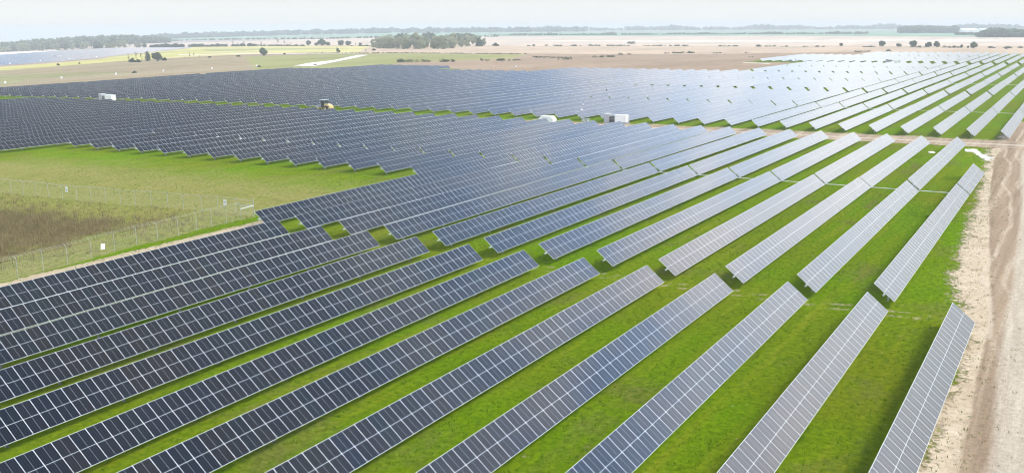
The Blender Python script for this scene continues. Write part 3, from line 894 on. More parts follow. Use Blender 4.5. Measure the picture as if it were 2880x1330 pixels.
# ------------------------------------------------------------------ inverter stations
def cyl(mb, x, y, z0, z1, r, n=10, m=0): mb.tube([(x, y, z0), (x, y, z1)], r, n, m)
def inverter_station(p, yaw, label, sc=1.0):
    """long side along local x, front face at -y"""
    r = empty('inverter_station', p, yaw); r.scale = (sc, sc, sc)
    tag(r, label, 'inverter station', 'inverter stations among the panels')
    m = MB(); m.box(-3.7, 3.7, -1.25, 1.25, .0, .28); m.build('skid_base', M_STEEL, r)
    m = MB(); m.box(-3.55, -2.1, -1.05, 1.05, .28, 2.72); m.box(-3.62, -2.03, -1.12, 1.12, 2.72, 2.82, 1)
    m.box(-2.85, -2.83, -1.06, -1.05, .4, 2.6, 1); m.build('grey_cabinet', [M_GREY, M_OFFWHITE], r)
    m = MB(); m.box(-1.85, -.25, -.8, .8, .34, 1.95)
    for k in range(9): m.box(-1.72 + k * .165, -1.68 + k * .165, -1.02, -.8, .45, 1.8)
    m.box(-1.92, -.18, -.9, .9, 1.95, 2.0); tr = m.build('transformer', M_DGREY, r)
    m = MB()
    for k in range(3): cyl(m, -1.5 + k * .42, -.3, 2.0, 2.42, .1); cyl(m, -1.5 + k * .42, -.3, 2.12, 2.16, .16); cyl(m, -1.5 + k * .42, -.3, 2.26, 2.3, .16)
    m.build('bushing', M_OFFWHITE, tr)
    m = MB(); m.tube([(-1.7, .5, 2.3), (-.4, .5, 2.3)], .28, 10); m.build('oil_tank', M_GREY, tr)
    m = MB()
    for x in (-2.0, -.13):
        for y in (-1.1, 1.1): m.box(x - .04, x + .04, y - .04, y + .04, .28, 2.55)
    m.box(-2.04, -.08, -1.13, -1.07, 1.42, 1.5); m.box(-2.04, -.08, -1.14, -1.06, 2.5, 2.58); m.box(-2.04, -.08, 1.06, 1.14, 2.5, 2.58)
    m.build('guard_frame', M_OFFWHITE, r)
    m = MB(); m.box(-.02, 3.3, -1.1, 1.1, .4, 2.42); m.box(-.07, 3.36, -1.16, 1.16, 2.42, 2.52)
    m.box(-.02, 3.3, -1.115, -1.1, 2.02, 2.07, 1)
    box = m.build('inverter_container', [M_WHITE, M_OFFWHITE], r); bevel(box, .02)
    m = MB(); m.box(2.05, 2.08, -1.11, -1.1, .5, 2.0, 0); m.build('door_seam', M_OFFWHITE, box)
    m = MB(); m.box(3.3, 3.335, -.85, .8, .5, 2.32); dr = m.build('end_door', M_WHITE, box)
    m = MB(); m.box(3.335, 3.39, .3, .42, 1.3, 1.55); m.build('handle', M_DARK, dr)
    m = MB(); m.box(2.7, 2.95, -1.14, -1.1, 1.42, 1.5); m.build('handle', M_DARK, box)
    m = MB(); m.tube([(3.45, -1.15, 0), (3.45, -1.15, 2.9)], .05, 8); m.build('corner_pole', M_GREY, r)
    m = MB(); m.box(3.5, 3.62, .9, 1.0, .2, 2.6); m.box(3.38, 3.62, .9, 1.0, 2.5, 2.6); m.build('cable_bracket', M_OFFWHITE, r)
    return r
YW = -math.pi / 2                    # local -y looks to -x, local x runs to -y
s0 = ground_at(1712, 352)
inverter_station(Vector((215.1, s0.y, 0)), YW, 'large inverter station with grey cabinet and white container beside the service road', .8)
s1 = ground_at(300, 286)
inverter_station(Vector((214.9, s1.y, s1.z)), YW, 'white inverter station between panel blocks at far left', .85)
s2 = Vector((97.3 * P, 2.4 * P, 0))
inverter_station(s2, YW, 'small distant inverter station among white glaring panels at right')
s3 = ground_at(162, 164)
inverter_station(s3, YW + .3, 'tiny white station inside the distant array at far left')
s4 = ground_at(2231, 174)
inverter_station(s4, YW, 'tiny station at the left end of the farthest white block', .6)

# white enclosure with chamfered top
sh = ground_at(1534, 351)
r = empty('equipment_shelter', Vector((sh.x + 1.0, sh.y, 0)), YW); tag(r, 'white equipment shelter with chamfered roof behind the panel ends', 'shelter')
m = MB(); m.prism([(-1.9, 0), (1.9, 0), (1.9, 1.35), (1.3, 1.95), (-1.3, 1.95), (-1.9, 1.35)], -.95, .95)
b_ = m.build('shelter_body', M_WHITE, r); bevel(b_, .03)
m = MB(); m.box(-.55, .55, -.98, -.951, .15, 1.6); dr = m.build('door', M_OFFWHITE, r)
m = MB(); m.box(.38, .44, -1.02, -.98, .8, .95); m.build('handle', M_DARK, dr)
m = MB(); m.box(-2.0, 2.0, -1.05, 1.05, -.05, .08); m.build('plinth', M_GREY, r)

# weather mast with its boxes
wm = ground_at(1636, 345)
r = empty('weather_mast', wm, YW); tag(r, 'slim weather mast with sensor head standing by the service road', 'mast')
m = MB(); m.tube([(0, 0, 0), (0, 0, 4.4)], [.045, .03], 8); m.build('pole', M_GREY, r)
m = MB(); m.tube([(0, 0, 4.25), (.45, 0, 4.3)], .03, 6); m.build('arm', M_OFFWHITE, r)
m = MB(); m.tube([(.32, 0, 4.05), (.32, 0, 4.18)], [.1, .14], 10); m.tube([(.32, 0, 4.18), (.32, 0, 4.42)], [.14, .10], 10, 1); m.build('sensor_head', [M_DARK, M_WHITE], r)
m = MB(); m.tube([(0, 0, 4.4), (0, 0, 4.75)], .018, 6); m.build('lightning_rod', M_STEEL, r)
m = MB(); m.box(-.25, .12, -.2, .2, 2.9, 3.2); m.build('junction_box', M_WHITE, r)
r = empty('battery_rack', wm + Vector((.3, -1.0, 0)), YW); tag(r, 'open grey steel battery rack at the foot of the mast', 'equipment rack')
m = MB()
for x in (-.9, 0, .9):
    for y in (-.4, .4): m.box(x - .035, x + .035, y - .035, y + .035, 0, .95)
for z in (.25, .92): m.box(-.94, .94, -.44, .44, z, z + .05)
m.build('rack_frame', M_STEEL, r)
for x in (-.62, -.1, .5):
    m = MB(); m.box(x - .2, x + .2, -.25, .25, .30, .72); bevel(m.build('battery_box', M_OFFWHITE, r), .02)
sp = ground_at(1706, 284)
r = empty('sensor_post', sp); tag(r, 'thin sensor post rising above the panels beyond the station', 'post')
m = MB(); m.tube([(0, 0, 0), (0, 0, 3.3)], .06, 6); m.build('pole', M_GREY, r)
m = MB(); m.box(-.12, .12, -.12, .12, 3.05, 3.5); m.build('sensor_box', M_DARK, r)

# ------------------------------------------------------------------ yellow roller
def roller(p, yaw):
    """front towards local +x"""
    r = empty('soil_compactor', p, yaw); tag(r, 'yellow soil compactor with black cab parked in the grass lane', 'compactor')
    m = MB(); m.prism([(-2.35, .75), (-.15, .62), (-.15, 1.92), (-.9, 1.95), (-1.75, 1.72), (-2.3, 1.32)], -.78, .78)
    h = m.build('engine_hood', M_YELLOW, r); bevel(h, .09, 3)
    m = MB()
    for s in (-1, 1):
        m.box(-1.85, -1.55, s * .785 - .01, s * .785 + .01, 1.0, 1.45); m.box(-1.0, -.72, s * .785 - .01, s * .785 + .01, 1.2, 1.62)
    m.build('air_grille', M_DARK, h)
    m = MB(); m.tube([(-1.2, .45, 1.9), (-1.2, .45, 2.45)], .06, 8); m.build('exhaust', M_DARK, h)
    m = MB(); m.box(-.12, 1.15, -.8, .8, .95, 1.2); m.box(-.12, 1.15, -.8, .8, 1.2, 1.45, 0); c = m.build('cab', M_DARK, r)
    m = MB()
    for x in (-.08, .5, 1.1):
        for y in (-.76, .76): m.box(x - .055, x + .055, y - .055, y + .055, 1.45, 2.85)
    m.build('cab_pillar', M_DARK, c)
    m = MB(); m.box(-.02, 1.04, -.73, -.715, 1.45, 2.8); m.box(-.02, 1.04, .715, .73, 1.45, 2.8); m.box(1.08, 1.095, -.7, .7, 1.45, 2.8); m.box(-.07, -.055, -.7, .7, 1.45, 2.8)
    m.build('cab_window', M_CABGLASS, c)
    m = MB(); m.box(-.3, 1.45, -.95, .95, 2.85, 2.98); rf = m.build('cab_roof', simple('cab_roof_paint', (.30, .35, .34), .4), c); bevel(rf, .04)
    m = MB(); m.box(.25, .75, -.3, .3, 1.2, 1.5); m.box(.2, .32, -.3, .3, 1.5, 2.05); m.build('seat', M_DARK, c)
    m = MB(); m.box(1.15, 2.0, -.35, .35, .55, .95); m.box(1.9, 3.5, -1.05, -.92, .45, .95); m.box(1.9, 3.5, .92, 1.05, .45, .95); m.box(1.85, 2.0, -1.05, 1.05, .55, .95); m.box(3.4, 3.55, -1.05, 1.05, .5, .95)
    m.build('drum_frame', M_YELLOW, r)
    m = MB(); m.tube([(2.7, -.9, .75), (2.7, .9, .75)], .75, 28); m.build('drum', M_STEEL, r)
    for s in (-1, 1):
        m = MB(); m.tube([(-1.0, s * .98 - .24, .72), (-1.0, s * .98 - .2, .72), (-1.0, s * .98 + .2, .72), (-1.0, s * .98 + .24, .72)], [.6, .72, .72, .6], 22)
        w = m.build('wheel', M_TYRE, r)
        m = MB(); m.tube([(-1.0, s * .98 - .25, .72), (-1.0, s * .98 + .25, .72)], .33, 14); m.build('rim', M_YELLOW, w)
    return r
rp = ground_at(917, 312)
roller(Vector((rp.x, rp.y, rp.z)), math.pi / 2 - .12)

# ------------------------------------------------------------------ vegetation
def leaf_cloud(r, lobes, per, size):
    """small leaf faces scattered over a set of lobes: verts, faces"""
    V, Fc = [], []
    for c, rad in lobes:
        n = int(per * max(.3, rad[0] * rad[2]))
        d = r.normal(size=(n, 3)); d /= np.linalg.norm(d, axis=1)[:, None]
        q = r.random(n) ** .35
        pts = np.array(c) + d * np.array(rad) * q[:, None]
        a = r.normal(size=(n, 3)); a /= np.linalg.norm(a, axis=1)[:, None]
        b = np.cross(a, r.normal(size=(n, 3))); b /= np.linalg.norm(b, axis=1)[:, None]
        s = size * r.uniform(.6, 1.4, n)[:, None]
        V.append(np.stack([pts - a * s - b * s * .6, pts + a * s - b * s * .6, pts + a * s + b * s * .6, pts - a * s + b * s * .6], 1).reshape(-1, 3))
    V = np.vstack(V)
    return V, np.arange(len(V)).reshape(-1, 4)
def crown_lobes(r, kind):
    L = []
    if kind == 'oak':
        for k in range(34):
            t = r.uniform(0, 6.283); q = math.sqrt(r.random()) * 3.3
            z = 4.6 + math.sqrt(max(.05, 1 - (q / 3.9) ** 2)) * r.uniform(-3.4, 3.6)
            s = r.uniform(1.0, 1.8); L.append(((q * math.cos(t), q * math.sin(t), z), (s, s, s * .8)))
    elif kind == 'tall':
        for k in range(24):
            t = r.uniform(0, 6.283); z = r.uniform(1.0, 9.0); q = r.random() ** .5 * 2.9 * math.sqrt(max(.05, 1 - ((z - 5) / 5) ** 2))
            s = r.uniform(.9, 1.6); L.append(((q * math.cos(t), q * math.sin(t), z), (s, s, s)))
    elif kind == 'bush':
        for k in range(14):
            t = r.uniform(0, 6.283); q = math.sqrt(r.random()) * 3.6
            z = r.uniform(.8, 1 + 5.5 * max(.1, 1 - q / 4.2)); s = r.uniform(1.2, 2.2); L.append(((q * math.cos(t), q * math.sin(t), z), (s, s, s)))
    elif kind == 'bare':
        for k in range(16):
            t = r.uniform(0, 6.283); z = r.uniform(3.5, 9.4); q = r.random() ** .5 * 2.0
            s = r.uniform(.5, 1.1); L.append(((q * math.cos(t), q * math.sin(t), z), (s, s, s * 1.3)))
    return L
def trunk_mesh(r, kind):
    m = MB()
    top = {'oak': 4.5, 'tall': 7.5, 'bush': 1.6, 'bare': 9.2}[kind]
    rad = {'oak': .42, 'tall': .3, 'bush': .16, 'bare': .2}[kind]
    m.tube([(0, 0, -.4), (.1, 0, top * .35), (-.05, .1, top * .7), (.1, -.05, top)], [rad * 1.3, rad, rad * .7, rad * .25], 7)
    for k in range(9 if kind != 'bush' else 5):
        t = r.uniform(0, 6.283); z = top * r.uniform(.3, .85); q = r.uniform(1.4, 2.8)
        m.tube([(0, 0, z), (q * .5 * math.cos(t), q * .5 * math.sin(t), z + q * .35), (q * math.cos(t), q * math.sin(t), z + q * .9)], [rad * .5, rad * .3, rad * .1], 5)
    return m.mesh('trunk', M_BARK)
PROTO = {}
for kind, per, size, mat, nvar in (('oak', 95, .24, M_LEAF, 2), ('tall', 85, .24, M_PALE, 3), ('tall_dark', 85, .24, M_LEAF, 2), ('bush', 60, .26, M_HEDGE, 2), ('bare', 34, .13, M_DRYLEAF, 2)):
    base = kind.split('_')[0]
    for k in range(nvar):
        r_ = np.random.default_rng(100 + len(PROTO))
        V, Fc = leaf_cloud(r_, crown_lobes(r_, base), per, size)
        PROTO[(kind, k)] = (np_mesh('crown', V, Fc, mat), trunk_mesh(r_, base), {'oak': 9.0, 'tall': 10.0, 'bush': 7.0, 'bare': 10.0}[base])
def tree(kind, p, h, label, cat='tree', group=None, name='tree', wide=1.0):
    k = random.choice([q for q in PROTO if q[0] == kind])
    cr, tr, h0 = PROTO[k]
    root = empty(name, p, random.uniform(0, 6.28)); s = h / h0
    root.scale = (s * wide, s * wide, s)
    tag(root, label, cat, group)
    link('crown', cr, root); link('trunk', tr, root)
    return root
def tree_px(kind, u, v, hpx, label, group=None, cat='tree', name='tree', wide=1.0):
    p = ground_at(u, v)
    return tree(kind, p, px_height(p, hpx), label, cat, group, name, wide)
# lone trees and shrubs of the middle distance
tree_px('oak', 742, 158, 22, 'round dark oak standing alone on the olive field', name='oak_tree', wide=1.15)
tree_px('oak', 443, 174, 25, 'dense dark tree clump left of the yellow field', name='oak_tree', wide=1.2)
tree_px('tall_dark', 416, 173, 26, 'taller left tree of the dark clump by the yellow field', name='tall_tree', wide=.8)
tree_px('bush', 462, 171, 10, 'low dark shrub at the right foot of the tree clump', cat='shrub', name='shrub', wide=1.2)
tree_px('bush', 372, 176, 14, 'round grey-green shrub among the bare saplings', cat='shrub', name='shrub')
tree_px('bush', 390, 176, 10, 'small shrub right of the round grey-green shrub', cat='shrub', name='shrub')
for u, v, h in ((362, 175, 24), (384, 175, 27), (398, 175, 24), (410, 174, 26)):
    tree_px('bare', u, v, h, 'thin bare sapling left of the dark tree clump', 'bare saplings by the tree clump', name='bare_tree', wide=.6)
for u, v, h in ((534, 165, 17), (546, 166, 16), (562, 164, 9), (520, 165, 6)):
    tree_px('bare', u, v, h, 'thin bare sapling in front of the yellow field', 'bare saplings by the yellow field', name='bare_tree', wide=.55)
tree_px('bush', 590, 163, 5, 'low dark shrub right of the yellow-field saplings', cat='shrub', name='shrub', wide=1.6)
tree_px('bush', 670, 160, 5, 'low wide shrub left of the lone oak', cat='shrub', name='shrub', wide=2.2)
tree_px('bush', 800, 154, 5, 'low brown shrub right of the lone oak', cat='shrub', name='shrub', wide=1.3)
tree_px('tall_dark', 949, 147, 12, 'small leaning tree on the beige strip above the gravel track', name='small_tree')
tree_px('bush', 955, 147, 6, 'low shrub beside the small leaning tree', cat='shrub', name='shrub')
tree_px('bush', 1052, 143, 7, 'small shrub at the left foot of the grove', cat='shrub', name='shrub', wide=1.3)
tree_px('bush', 1029, 143, 4, 'smallest shrub left of the grove', cat='shrub', name='shrub')
tree_px('bush', 164, 185, 7, 'small shrub by the distant left array', cat='shrub', name='shrub')
tree_px('bush', 223, 180, 4, 'tiny shrub on the edge of the yellow verge', cat='shrub', name='shrub')
tree_px('bush', 379, 206, 7, 'dark rounded shrub behind the far left panels', cat='shrub', name='shrub', wide=1.5)
tree_px('bush', 729, 189, 5, 'dark shrub just behind the panels below the lone oak', cat='shrub', name='shrub', wide=1.8)
tree_px('bush', 886, 184, 3.5, 'low brown shrub beside the gravel track', cat='shrub', name='shrub', wide=2.5)
# left tree line behind the distant array
for i in range(34):
    u = -40 + i * 13.5 + random.uniform(-5, 5)
    v = float(np.interp(u, [-60, 0, 120, 220, 420], [154, 150, 143, 138.5, 133])) + random.uniform(-1.5, 2)
    tree_px(random.choice(['tall', 'tall', 'tall_dark', 'bare', 'tall']), u, v, float(np.interp(u, [0, 100, 330, 420], [18, 21, 19, 13])) * random.uniform(.75, 1.1), 'pale spring-green tree in the line behind the distant array', 'tree line behind the distant array', wide=1.35)
# the grove
for i in range(52):
    t = random.random()
    u = 1045 + t * 320
    v = float(np.interp(u, [1045, 1130, 1250, 1370], [136, 139, 139, 131])) - random.random() ** 1.5 * 9
    h = float(np.interp(u, [1045, 1120, 1250, 1330, 1372], [26, 38, 38, 33, 17])) * random.uniform(.62, 1.0)
    tree_px(random.choice(['tall', 'tall', 'tall', 'tall', 'tall_dark', 'bare']), u, v, h, 'leafy tree in the round grove on the beige plain', 'trees of the grove', wide=1.2)
for u in (1068, 1108, 1120): tree_px('bare', u, 138, 17, 'pale bare tree at the near edge of the grove', 'bare trees by the grove', name='bare_tree', wide=1.3)
tree_px('bush', 1393, 130, 11, 'rounded bush ending the grove on its right', cat='shrub', name='shrub', wide=1.3)
# hedge line on the plain
for u, h, w in ((868, 15, 1.0), (905, 19, 1.25), (922, 11, 1.5), (958, 16, 1.2), (980, 14, 1.3), (1013, 9, 1.1), (890, 9, 1.5)):
    tree_px('oak', u, 129.5, h, 'dark tree in the short row left of the grove', 'short tree row left of the grove', name='oak_tree', wide=w)
for u, h in ((782, 18), (818, 10), (800, 14), (735, 12), (1000, 8), (465, 12), (612, 9), (655, 14), (668, 10), (686, 13)):
    tree_px('bare', u, 129.5 + max(0, (720 - u)) * .012, h, 'faint bare tree on the pale hedge line', 'bare trees on the hedge line', name='bare_tree')
def scrub(u0, u1, v0, v1, hpx, label, group=None, dens=1.0, mat=None):
    """a run of low scrub: one plant mass of its own"""
    a, b = ground_at(u0, v0), ground_at(u1, v1)
    L = (b - a).length; h = px_height(a.lerp(b, .5), hpx)
    r_ = np.random.default_rng(int(u0 * 7 + v0))
    n = max(3, int(L / (h * 1.3) * dens))
    lobes = []
    for k in range(n):
        t = r_.random(); q = a.lerp(b, t) - a
        s = h * r_.uniform(.35, .75)
        z = float(terrain(a.x + q.x, a.y + q.y)) - a.z
        lobes.append(((q.x + r_.normal() * h * .3, q.y + r_.normal() * h * .3, z + s * .7), (s * 2.0, s * 2.0, s * r_.uniform(.9, 1.5))))
    V, Fc = leaf_cloud(r_, lobes, 60, max(.18, h * .09))
    o = link('scrub_hedge', np_mesh('scrub_hedge', V, Fc, mat or M_HEDGE), None, a)
    return tag(o, label, 'hedge', group)
scrub(860, 1482, 151.5, 152.5, 2.0, 'thin dark hedge line along the top of the olive field')
scrub(1115, 1278, 175.5, 174.5, 6.5, 'long dark scrub hedge beyond the panels, left of the brown field')
scrub(1350, 1432, 171.5, 171.5, 5, 'dark scrub hedge left of the brown field rise')
scrub(1440, 1470, 171.5, 170, 3.5, 'short scrub patch at the end of the olive field')
scrub(1500, 1558, 161, 162, 2, 'thin dark ditch hedge on the brown field')
scrub(1505, 1608, 163, 163.5, 2.2, 'low dark ditch hedge nearer on the brown field')
scrub(1566, 1606, 168.5, 168, 4.5, 'dense low scrub clump left on the brown field')
scrub(1672, 1705, 162.5, 162, 5, 'green scrub mound left of centre on the brown field')
scrub(1706, 1736, 161.5, 161, 4.5, 'pale scrub mound right of the green one')
scrub(1744, 1774, 155, 154.5, 6, 'dark bush clump above the pale scrub mounds')
scrub(1866, 1932, 151.5, 151, 4, 'long low scrub on the upper edge of the brown field')
scrub(1930, 1952, 151, 150.5, 5.5, 'tallest bush ending the upper scrub line')
scrub(2000, 2030, 151, 150.5, 2.5, 'faint scrub tuft on the brown field edge')
scrub(2095, 2108, 149.5, 149.5, 2.5, 'small tuft right of the faint scrub')
scrub(2108, 2124, 162, 162, 3, 'small dark bush left of the farthest white block')
scrub(2490, 2508, 146, 145.5, 6, 'dark bush behind the farthest white panels')
scrub(2405, 2450, 147, 146, 3, 'low scrub line behind the farthest white panels')
for k, (u0, u1, h) in enumerate([(430, 520, 7), (520, 640, 6), (650, 720, 7), (720, 860, 4), (985, 1040, 3), (1480, 1510, 4), (1535, 1580, 4), (1600, 1635, 3.5), (1650, 1690, 4.5), (1707, 1780, 3.5), (1803, 1825, 2.5), (1832, 1940, 3.5), (2020, 2080, 3), (2118, 2182, 4), (2190, 2215, 3), (2255, 2275, 3), (2290, 2320, 4), (2410, 2460, 4), (2560, 2600, 4), (2655, 2700, 4), (2780, 2880, 4)]):
    vv = [130.5 + max(0, (720 - u)) * .014 + max(0, u - 1900) * .006 for u in (u0, u1)]
    scrub(u0, u1, vv[0], vv[1], h, 'low dark scrub on the hedge line across the beige plain', 'scrub along the plain hedge line')
for u, v, h, w, lab in ((2481, 132, 16, 1.2, 'first round tree on the right-hand hedge line'), (2366, 131, 9, 1.2, 'small dark tree left of the round hedge-line trees'), (2567, 133.5, 18, 1.2, 'second and tallest round tree on the right hedge line'),
                     (2611, 134, 14, 1.3, 'third tree of the right hedge line, left half of a pair'), (2634, 134, 16, 1.0, 'fourth tree of the right hedge line, taller of a pair'), (2738, 137, 17, 1.1, 'last round tree toward the right end of the hedge line'),
                     (2704, 136, 9, .9, 'small round tree left of the last hedge-line tree'), (2528, 132.5, 9, 1.7, 'low pale tree between the two round hedge-line trees'), (2684, 135.5, 6, 1.5, 'lowest bushy tree on the right hedge line'), (2722, 136.5, 7, .9, 'tiny tree touching the last round hedge-line tree'), (2830, 139, 6, 1.5, 'low tree at the right end of the hedge line')):
    tree_px('oak', u, v, h, lab, name='oak_tree', wide=w)
scrub(1766, 1780, 124, 124, 5, 'lone bush high on the pale plain')

# far woods: too many trees to count, one mass each
LOWC = []
for k in range(4):
    r_ = np.random.default_rng(300 + k); LOWC.append(leaf_cloud(r_, crown_lobes(r_, 'oak' if k % 2 else 'tall'), 9, .75))
def wood(label, spots):
    V, Fc = [], []; base = 0
    for (p, h) in spots:
        v, f = LOWC[random.randrange(4)]
        s = h / 9.5; t = random.uniform(0, 6.28)
        R_ = np.array([[math.cos(t), -math.sin(t), 0], [math.sin(t), math.cos(t), 0], [0, 0, 1]])
        V.append((v @ R_.T) * np.array([s * 1.5, s * 1.5, s]) + np.array([p.x, p.y, p.z - .12 * h])); Fc.append(f + base); base += len(v)
    o = link('woodland', np_mesh('woodland', np.vstack(V), np.vstack(Fc), M_LEAF))
    return tag(o, label, 'woodland', kind='stuff')
def band(u0, u1, step, dist, hfun, rows=3, depth=60):
    out = []
    u = u0
    while u < u1:
        for k in range(rows):
            p = bearing_point(u + random.uniform(-step, step), dist(u) + random.uniform(0, depth))
            h = hfun(u) * random.uniform(.65, 1.1)
            if h > 1: out.append((p, h))
        u += step
    return out
wood('dark blue-green wood along the left horizon', band(-60, 470, 4, lambda u: float(np.interp(u, [0, 200, 470], [2300, 2300, 2300])), lambda u: float(np.interp(u, [0, 80, 300, 420, 470], [19, 22, 21, 17, 12])), 4, 250))
wood('hazy blue wood behind the left wood', band(-60, 760, 5, lambda u: 3600, lambda u: float(np.interp(u, [0, 300, 760], [20, 18, 12])), 3, 500))
wood('faint blue wood line along the middle horizon', band(430, 1640, 6, lambda u: 3600, lambda u: 20, 2, 900))
wood('pale blue wood line along the right horizon', band(1500, 2900, 7, lambda u: 4300, lambda u: 18 + 4 * math.sin(u * .021) + 3 * math.sin(u * .0537), 2, 800))
wood('thin dark hedge across the pale plain', band(450, 1400, 5, lambda u: 2150 + 1.2 * max(0, 900 - u), lambda u: 4.2 if (u * .013) % 1 < .8 else 2.5, 1, 20))
wood('dark hedge line dividing pale plain and green field', band(1385, 2440, 3.6, lambda u: 2420, lambda u: 0 if 1735 < u < 1752 else 5.2 + 2.2 * math.sin(u * .05) * math.sin(u * .021), 1, 20))
wood('blue-grey wood standing out at right', band(2534, 2690, 3.2, lambda u: 2600, lambda u: float(np.interp(u, [2530, 2545, 2640, 2690], [15, 20, 16, 17])), 4, 200))
wood('lower blue-grey wood at the far right', band(2690, 2745, 4, lambda u: 2150, lambda u: 6, 2, 60) + band(2755, 2960, 3.2, lambda u: 1780, lambda u: float(np.interp(u, [2755, 2790, 2830, 2960], [8, 16, 13, 12])), 4, 160))
wood('distant trees behind the grove', band(1100, 1330, 12, lambda u: 1500, lambda u: 15 + 3 * math.sin(u * .09), 1, 40))

def barn(u, dist, L, W, H, yaw, label):
    p = bearing_point(u, dist)
    r = empty('barn', p, yaw); tag(r, label, 'barn')
    m = MB(); m.box(-L / 2, L / 2, -W / 2, W / 2, 0, H * .62); m.build('wall', M_OFFWHITE, r)
    m = MB(); m.tube([(-L / 2 - .5, 0, H * .6), (L / 2 + .5, 0, H * .6)], .1, 4)
    m = MB(); v = [(-W / 2 - .4, H * .6), (0, H), (W / 2 + .4, H * .6)]
    b = len(m.v); m.v += [(x, y, z) for x in (-L / 2 - .4, L / 2 + .4) for y, z in v]
    m.f += [(0, 1, 4, 3), (1, 2, 5, 4), (0, 2, 1), (3, 4, 5), (0, 3, 5, 2)]; m.m += [0] * 5
    m.build('roof', M_WHITE, r)
    m = MB(); m.box(-2.5, 2.5, -W / 2 - .05, -W / 2, 0, H * .5); m.build('door', M_GREY, r)
barn(2722, 2900, 60, 18, 9, -.6, 'long white farm barn left of the two, on the right horizon')
barn(2806, 2700, 44, 16, 8.5, -.5, 'shorter white farm barn further right on the horizon')
barn(2762, 3100, 30, 14, 8, -.5, 'smallest white farm barn between the two long ones')
# distant array at far left: rows far too small to tell apart
arr_poly = [ground_at(*p) for p in [(-120, 199), (0, 187.5), (265, 168), (330, 159.5), (540, 136.5), (380, 137.5), (206, 143), (0, 157.5), (-120, 164)]]
ys = [p.y for p in arr_poly]; V, Fc = [], []; base = 0
ct, st_ = math.cos(.28), math.sin(.28)
for r in range(int(min(ys) / P), int(max(ys) / P) + 1):
    y = r * P; xs = []
    for a, b in zip(arr_poly, arr_poly[1:] + arr_poly[:1]):
        if (a.y > y) != (b.y > y): xs.append(a.x + (b.x - a.x) * (y - a.y) / (b.y - a.y))
    xs.sort()
    for x0, x1 in zip(xs[::2], xs[1::2]):
        n = max(1, int((x1 - x0) / 30)); e_ = np.linspace(x0, x1, n + 1)
        for q0, q1 in zip(e_[:-1], e_[1:]):
            if (int(q0 / 59) * 59 + 6 > q0) and q0 > x0 + 5: q0 = q0 + 1.2
            z0, z1 = float(terrain(q0, y)) + AXIS, float(terrain(q1, y)) + AXIS
            l = MOD_L / 2
            V += [(q0, y - l * ct, z0 - l * st_), (q1, y - l * ct, z1 - l * st_), (q1, y + l * ct, z1 + l * st_), (q0, y + l * ct, z0 + l * st_)]
            V += [(x, y_, z_ - .05) for x, y_, z_ in V[-4:]]
            Fc += [(base, base + 1, base + 2, base + 3), (base + 7, base + 6, base + 5, base + 4), (base, base + 4, base + 5, base + 1), (base + 3, base + 2, base + 6, base + 7)]; base += 8
UVs = []
for k in range(len(Fc) // 4):
    UVs += [(0, .05), (29, .05), (29, .95), (0, .95)] + [(.5, .3)] * 12
me = np_mesh('distant_solar_array', np.array(V), np.array(Fc), M_GLASS, UVs)
tag(link('distant_solar_array', me), 'far-off blue solar array lying behind the brown field at left', 'solar array', kind='stuff')
for u, v, lab in ((29, 185, 'first'), (114, 177, 'second'), (196, 171, 'third'), (272, 165.5, 'fourth')):
    p = ground_at(u, v); d = CAM - p
    sign_board(p, math.atan2(d.y, d.x) + math.pi / 2, f'tiny white sign at the near edge of the distant array, {lab} from left', 1.1, 1.2, 1.6, False)

# ------------------------------------------------------------------ rough growth
def tufts(name, label, pts, hmin, hmax, blades, mat, width=.02, spread=.08):
    r_ = np.random.default_rng(5)
    n = len(pts)
    P0 = np.repeat(pts, blades, 0); k = len(P0)
    ang = r_.uniform(0, 6.283, k); q = spread * np.sqrt(r_.random(k))
    b = P0 + np.stack([q * np.cos(ang), q * np.sin(ang), np.full(k, -.01)], -1)
    h = r_.uniform(hmin, hmax, k); lean = r_.uniform(.1, .6, k) * h
    tip = b + np.stack([np.cos(ang) * lean, np.sin(ang) * lean, h], -1)
    t2 = ang + r_.uniform(.8, 2.2, k)
    sd = np.stack([np.cos(t2), np.sin(t2), np.zeros(k)], -1) * width
    V = np.stack([b - sd, b + sd, tip], 1).reshape(-1, 3)
    o = link(name, np_mesh(name, V, np.arange(k * 3).reshape(-1, 3), mat))
    return tag(o, label, 'grass', kind='stuff')
def turf_mat(name, cols):
    g = N(name); c = g.coord(); n = g.noise(c, .5, 4, .6); n2 = g.noise(c, 6.0, 2)
    col = g.ramp(g.math('ADD', g.math('MULTIPLY', n, .6), g.math('MULTIPLY', n2, .4)), [(.32, cols[0]), (.5, cols[1]), (.68, cols[2])])
    t = g.n.new('ShaderNodeBsdfTranslucent'); g.put(t.inputs[0], col)
    return g.done(g.mixs(.3, g.bsdf(col, .9, Specular_IOR_Level=.1), t.outputs[0]))
M_BLADE = turf_mat('grass_blades', [(.065, .14, .001), (.11, .22, .002), (.19, .29, .006)])
M_DRYB = turf_mat('dry_stalks', [(.15, .12, .05), (.235, .19, .09), (.34, .28, .14)])
M_STRAW = turf_mat('straw_blades', [(.15, .14, .04), (.24, .22, .08), (.36, .31, .15)])
n = 60000
xy = np.stack([rng.uniform(10, 150, n), rng.uniform(-76, 62, n)], -1)
rr = np.hypot(xy[:, 0] - CAM.x, xy[:, 1] - CAM.y)
keep = (rng.random(n) < np.clip(70 / rr, .12, 1)) & (xy[:, 1] > interp(EDGE, xy[:, 0]) * 0 - 77) & (xy[:, 1] > np.interp(xy[:, 0], [a for a, b in EDGE], [b for a, b in EDGE]) + .3)
cl_ = (xy[:, 1] > 8.2) & (xy[:, 0] < 88)
keep &= ~cl_
